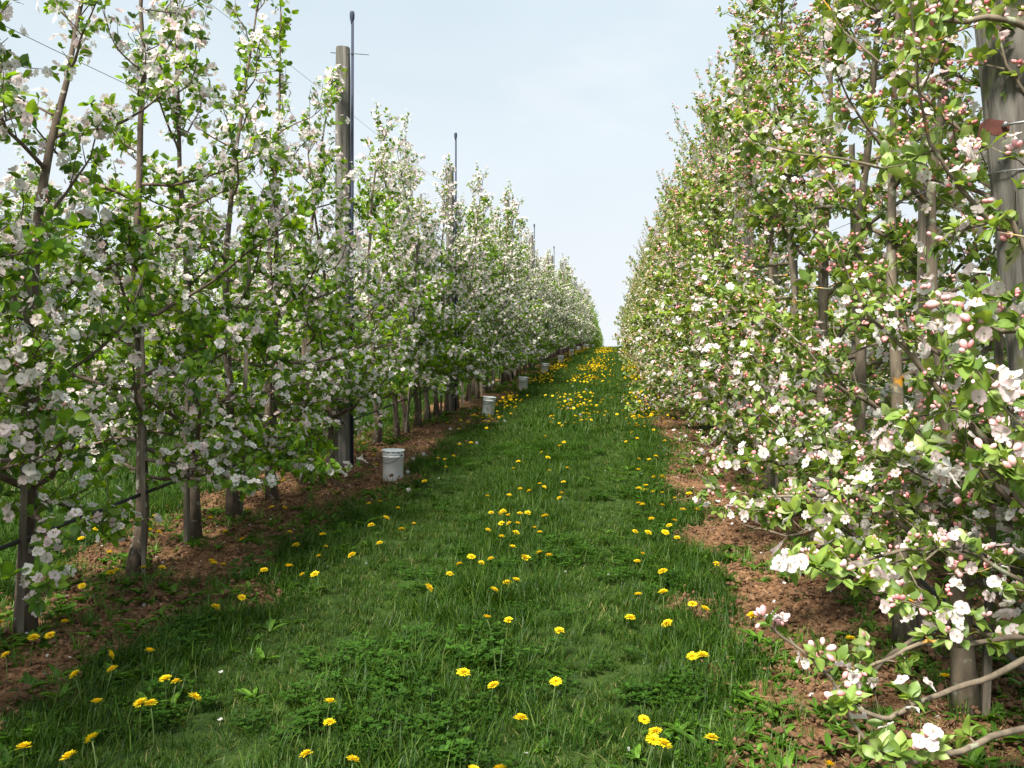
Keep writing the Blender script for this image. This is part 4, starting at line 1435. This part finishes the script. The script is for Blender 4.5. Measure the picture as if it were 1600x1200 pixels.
# ------------------------------------------------------------------ dandelions
def dandy_head(seed, open_=1.0):
    r = np.random.default_rng(seed)
    vs, f, col = [], [], []
    for ring, (n, L, e, z) in enumerate(((22, 1.0, .10, 0), (20, .86, .38, .05), (16, .64, .72, .10), (10, .4, 1.1, .14))):
        for i in range(n):
            a = (i + r.random() * .6) * 6.283 / n
            ee = e + r.normal(0, .08) + (1 - open_) * .9
            d = np.array([math.cos(a) * math.cos(ee), math.sin(a) * math.cos(ee), math.sin(ee)])
            s = np.array([-math.sin(a), math.cos(a), 0]) * .085
            Li = L * (.88 + .2 * r.random()); o = len(vs)
            b = np.array([0, 0, z])
            vs += [b + d * .12, b + d * Li * .6 + s, b + d * Li + s * .7 - [0, 0, .05], b + d * Li - s * .7 - [0, 0, .05], b + d * Li * .6 - s]
            f += [[o, o + 1, o + 4], [o + 1, o + 2, o + 3], [o + 1, o + 3, o + 4]]
            c = np.array([.88, .68, .012]) if ring < 2 else np.array([.86, .54, .006])
            col += [c * (.9 + .15 * r.random())] * 5
    return mk('flower_head', np.array(vs), np.array(f), M_dandy, np.array(col))


HEADS = [dandy_head(i, o) for i, o in enumerate((1, 1, .9, .65))]
CUPV = lathe([(.0, -.32), (.14, -.3), (.26, -.16), (.28, .02), (.1, .06)], 8)
CUP = mk('bract_cup', CUPV[0], CUPV[1], M_weed, np.tile([.07, .12, .03], (len(CUPV[0]), 1)))
STEMS = []
for i in range(4):
    r = np.random.default_rng(i + 40)
    lean = r.normal(0, .18, 2)
    P = np.array([[lean[0] * t * t, lean[1] * t * t, t] for t in np.linspace(0, 1, 6)])
    V, Q, T = tube(P * [1, 1, 1], np.full(6, .018), 6)
    STEMS.append((mk('stem', V, [Q, T], M_weed, np.tile([.13, .19, .06], (len(V), 1))), lean))
fl = []
r = np.random.default_rng(60)
for i in range(90):
    d = unit(r.normal(0, 1, 3)); s = unit(np.cross(d, r.normal(0, 1, 3))) * .12; q = np.cross(d, s)
    o = len(fl)
    fl.append((np.array([d * .05, d * .9 + s, d * .95 - s, d * .8 + q, d * 1.02 - q]), None, None))
FV = np.vstack([a[0] for a in fl]); FF = np.vstack([np.array([[0, 1, 2], [0, 3, 4]]) + 5 * i for i in range(len(fl))])
FLUFF = mk('seed_ball', FV, FF, M_petal, np.full((len(FV), 3), .62))

DPX = [(153, 1158), (110, 1173), (145, 1107), (128, 1058), (180, 1022), (260, 1060), (269, 1071), (241, 1107), (219, 1098), (292, 1095), (112, 966), (47, 1002), (84, 994), (11, 1028),
       (135, 915), (2, 970), (165, 1055), (228, 1018), (38, 1155), (370, 932), (330, 947), (510, 1100), (512, 1129), (482, 1182), (548, 1188), (745, 1196), (782, 1195), (780, 1072), (735, 1052),
       (665, 917), (770, 970), (790, 972), (787, 913), (764, 925), (812, 913), (829, 1123), (863, 986), (862, 1060), (998, 1119), (1009, 1160), (1030, 1160), (1022, 1138), (1111, 1142), (991, 935),
       (1037, 933), (1083, 948), (976, 970), (1104, 955), (1053, 978), (1087, 1020), (1104, 1020), (1168, 967), (1336, 991), (1366, 926), (1445, 988), (1482, 1057), (1307, 1197), (1195, 797),
       (1115, 880), (456, 832), (461, 850), (504, 836), (499, 867), (446, 881), (457, 882), (499, 894), (464, 894), (419, 889), (510, 854), (546, 865), (573, 822), (615, 794), (572, 785),
       (591, 780), (598, 812), (592, 851), (631, 828), (640, 820), (667, 750), (697, 717), (695, 732), (682, 715), (715, 693), (739, 692), (711, 711), (766, 771), (792, 771), (781, 793),
       (774, 798), (783, 800), (797, 800), (779, 812), (760, 822), (780, 830), (798, 811), (717, 877), (735, 866), (767, 867), (744, 873), (706, 895), (422, 794), (444, 798), (440, 752),
       (564, 695), (580, 711), (590, 727), (564, 717), (656, 657), (719, 672), (756, 655), (767, 653), (762, 672), (80, 848), (135, 844), (146, 829), (164, 830), (147, 812), (129, 821),
       (179, 862), (166, 896), (186, 890), (235, 835), (244, 838), (247, 816), (324, 812), (354, 832), (386, 840), (331, 879), (339, 879), (357, 877), (384, 799), (229, 889), (251, 888),
       (873, 699), (882, 694), (845, 709), (859, 734), (885, 729), (861, 715), (812, 720), (806, 731), (847, 754), (854, 760), (815, 761), (828, 764), (882, 767), (873, 776), (877, 752),
       (825, 796), (817, 796), (856, 798), (849, 799), (834, 817), (802, 811), (804, 826), (846, 825), (806, 847), (853, 858), (838, 854), (816, 865), (825, 864), (994, 782), (1005, 782),
       (1019, 744), (1034, 743), (1027, 714), (1014, 718), (999, 716), (997, 732), (981, 690), (1004, 755), (1011, 764), (1005, 762), (1032, 768), (1021, 767), (1050, 776), (1064, 794),
       (1034, 787), (1024, 805), (1053, 810), (1047, 817), (1045, 826), (995, 824), (1012, 827), (1064, 838), (1031, 894), (1087, 767), (1079, 769), (1086, 794), (987, 877), (1000, 863),
       (848, 681), (907, 657), (900, 660), (914, 655), (921, 655), (902, 649), (876, 660), (884, 659), (874, 636), (875, 640), (912, 645), (922, 646), (928, 643), (1001, 652), (997, 650),
       (1012, 651), (1006, 644), (986, 647), (1017, 638), (984, 674), (998, 685), (1024, 672), (1041, 688), (984, 660), (1005, 660), (995, 662)]
DLAB = {0: 'wide open yellow dandelion on a tall stem, bottom left corner of the lane edge', 1: 'yellow dandelion at the bottom left beside the widest open one', 2: 'dandelion with a dark insect on it at the soil edge, lower left',
        3: 'open dandelion standing alone on the bare soil, lower left', 4: 'dandelion turned sideways on the bare soil, lower left', 5: 'upper bloom of the pair on long stems, lower left grass',
        6: 'lower bloom of the pair on long stems, lower left grass', 7: 'round dandelion below the pair on long stems, lower left', 21: 'small dandelion just above a larger one, bottom left of centre',
        22: 'larger tilted dandelion below a smaller one, bottom left of centre', 29: 'lone dandelion facing the camera in mown grass left of the centre strip', 35: 'lone dandelion in the bottom centre grass',
        38: 'dandelion on a straight upright stem above two others, bottom right grass', 39: 'left of two low dandelions under the upright one, bottom right grass', 40: 'right of two low dandelions under the upright one, bottom right grass',
        42: 'lone dandelion near the clover at the bottom right', 43: 'dandelion with visible stem in the right wheel track', 52: 'lone yellow dandelion on the soil between the right trunks', 53: 'dandelion right of the bare pale trunk base',
        27: 'dandelion on a bent stem in the centre strip foreground', 57: 'dandelion seen through the lower right branches'}


def dandelion(x, y, h, size, label, group, rng, head=None, tilt=None):
    z = float(ground_z(x, y))
    st, lean = STEMS[rng.integers(0, 4)]
    a = rng.random() * 6.283
    root = thing('dandelion', label, 'dandelion', (x, y, z - .01), group)
    s = obj('stem', st, root); s.scale = (.11, .11, h) if h > .05 else (.08, .08, h); s.rotation_euler = (0, 0, a)
    s.scale = (h, h, h) if h > .11 else (.11, .11, h)
    k = s.scale[0]
    tx, ty = lean[0] * k, lean[1] * k
    hx, hy = tx * math.cos(a) - ty * math.sin(a), tx * math.sin(a) + ty * math.cos(a)
    hd = obj('flower_head', head or HEADS[rng.integers(0, 4)], root)
    hd.location = (hx, hy, h + .006)
    hd.scale = (size / 2,) * 3
    tl = tilt or (rng.normal(.10, .2), rng.normal(-.05, .22))
    hd.rotation_euler = (tl[0], tl[1], rng.random() * 6)
    c = obj('bract_cup', CUP, root); c.location = hd.location; c.scale = hd.scale; c.rotation_euler = hd.rotation_euler
    return root


rd_ = np.random.default_rng(9)
used = 0
DG = np.array([on_ground(px, py, .11) for px, py in DPX])


def where_about(i, h):
    d = np.hypot(*(DG - DG[i]).T); d[i] = 9
    j = int(np.argmin(d))
    if d[j] > .34: w = 'standing alone'
    elif d[j] > .2: w = 'with another %s' % ('close behind' if DG[j][1] > DG[i][1] else 'close in front')
    else: w = 'beside one %s' % (('to its right' if DG[j][0] > DG[i][0] else 'to its left') if abs(DG[j][0] - DG[i][0]) > abs(DG[j][1] - DG[i][1]) else ('behind it' if DG[j][1] > DG[i][1] else 'before it'))
    return w

for i, (px, py) in enumerate(DPX):
    near = py > 1040
    h = rd_.uniform(.09, .16) if near else rd_.uniform(.06, .14)
    x, y = on_ground(px, py, h)
    h = h + 0.0
    side = 'under the left row' if x < -2.2 else 'on the left edge' if x < -1.5 else 'in the centre strip' if x < -.3 else 'in the right track' if x < .7 else 'under the right row'
    dist = 'foreground' if y < 3.6 else 'near foreground' if y < 5 else 'middle ground' if y < 6.5 else 'before the first bucket' if y < 8.75 else 'past the first bucket' if y < 11.5 else 'far past it' if y < 14 else 'up the lane'
    lab = DLAB.get(i, '%s dandelion %s, %s, %s' % ('tall' if h > .11 else 'low', where_about(i, h), side, dist))
    dandelion(float(x), float(y), h, rd_.uniform(.042, .058), lab, 'yellow dandelions ' + side + ', ' + dist, rd_, tilt=(1.1, -.5) if i == 4 else (.9, 0) if i in (0, 29) else None)
    used += 1
# more, in the same bands farther up
def px_free(x, y):
    return abs(x - CENTRE) < .5 and rd_.random() < .5


bx_, by_ = [], []
while len(bx_) < 1650:
    y = 11 + 46 * rd_.random() ** .95
    c, w, p = ((CENTRE, .24, .42), (EDGE_R, .20, .38), (EDGE_L + .08, .16, .20))[rd_.choice(3, p=[.42, .34, .24])]
    x = rd_.normal(c, w)
    if y < 17 and px_free(x, y): continue
    if vnoise(x * .8, y, .45) + .3 * (rd_.random() - .5) < .40: continue
    bx_.append(x); by_.append(y)
order = np.argsort(by_)
bx_, by_ = np.array(bx_)[order], np.array(by_)[order]
for x, y in zip(bx_[:300 - used - 14], by_[:300 - used - 14]):
    dandelion(float(x), float(y), rd_.uniform(.125, .16) if y % .2 < .1 else rd_.uniform(.06, .095), rd_.uniform(.042, .056), '%s dandelion of the %s clumps, %s' % ('tall' if y % .2 < .1 else 'short', 'centre' if -1.4 < x < -.2 else 'left edge' if x < -1.4 else 'right edge', level(y)), 'yellow dandelions half way up the lane', rd_)
xs, ys = bx_[300 - used - 14:], by_[300 - used - 14:]
n = len(xs)
hs = rd_.uniform(.10, .19, n)
scatter('dandelions', 'far yellow dandelions crowding in bands up to the crest', np.stack([xs, ys, ground_z(xs, ys) + hs], -1), np.stack([rd_.normal(.3, .3, n), rd_.normal(0, .3, n), rd_.random(n) * 6], -1),
        rd_.uniform(.020, .029, n), rd_.integers(0, 4, n), HEADS)
for i, (px, py) in enumerate(((648, 718), (664, 713), (637, 740), (703, 675), (747, 694), (790, 657), (887, 625), (895, 639), (908, 648), (896, 605), (887, 640), (915, 610), (668, 760), (763, 640))):
    x, y = on_ground(px, py, .12)
    if i == 12: x, y = on_ground(641, 768, .1)
    z = float(ground_z(x, y))
    r = thing('dandelion_clock', ['white dandelion seed ball on soil right of the nearest bucket', 'second seed ball right of the nearest bucket'][i] if i < 2 else 'white dandelion seed ball in the %s' % ('grass by the left lane edge' if x < -1.3 else 'centre strip up the lane'),
              'dandelion', (x, y, z), 'white dandelion seed balls')
    s = obj('stem', STEMS[i % 4][0], r); s.scale = (.06, .06, .12)
    b = obj('seed_ball', FLUFF, r); b.location = (STEMS[i % 4][1][0] * .06, STEMS[i % 4][1][1] * .06, .135); b.scale = (.019,) * 3

# mast beyond the crest
pmst = np.array([0.0, 150.0])
zz = float(base_z(150))
mast = thing('mast', 'thin distant mast standing up against the sky at the end of the lane', 'mast', (-.25, 150, zz))
V, F = join([tube(np.array([[0, 0, 0], [0, 0, 4.2], [0, 0, 4.9]]), [.06, .05, .03], 6), box(0, 0, 3.9, .3, .05, .05)])
obj('pole', mk('pole', V, F, M_dark), mast)
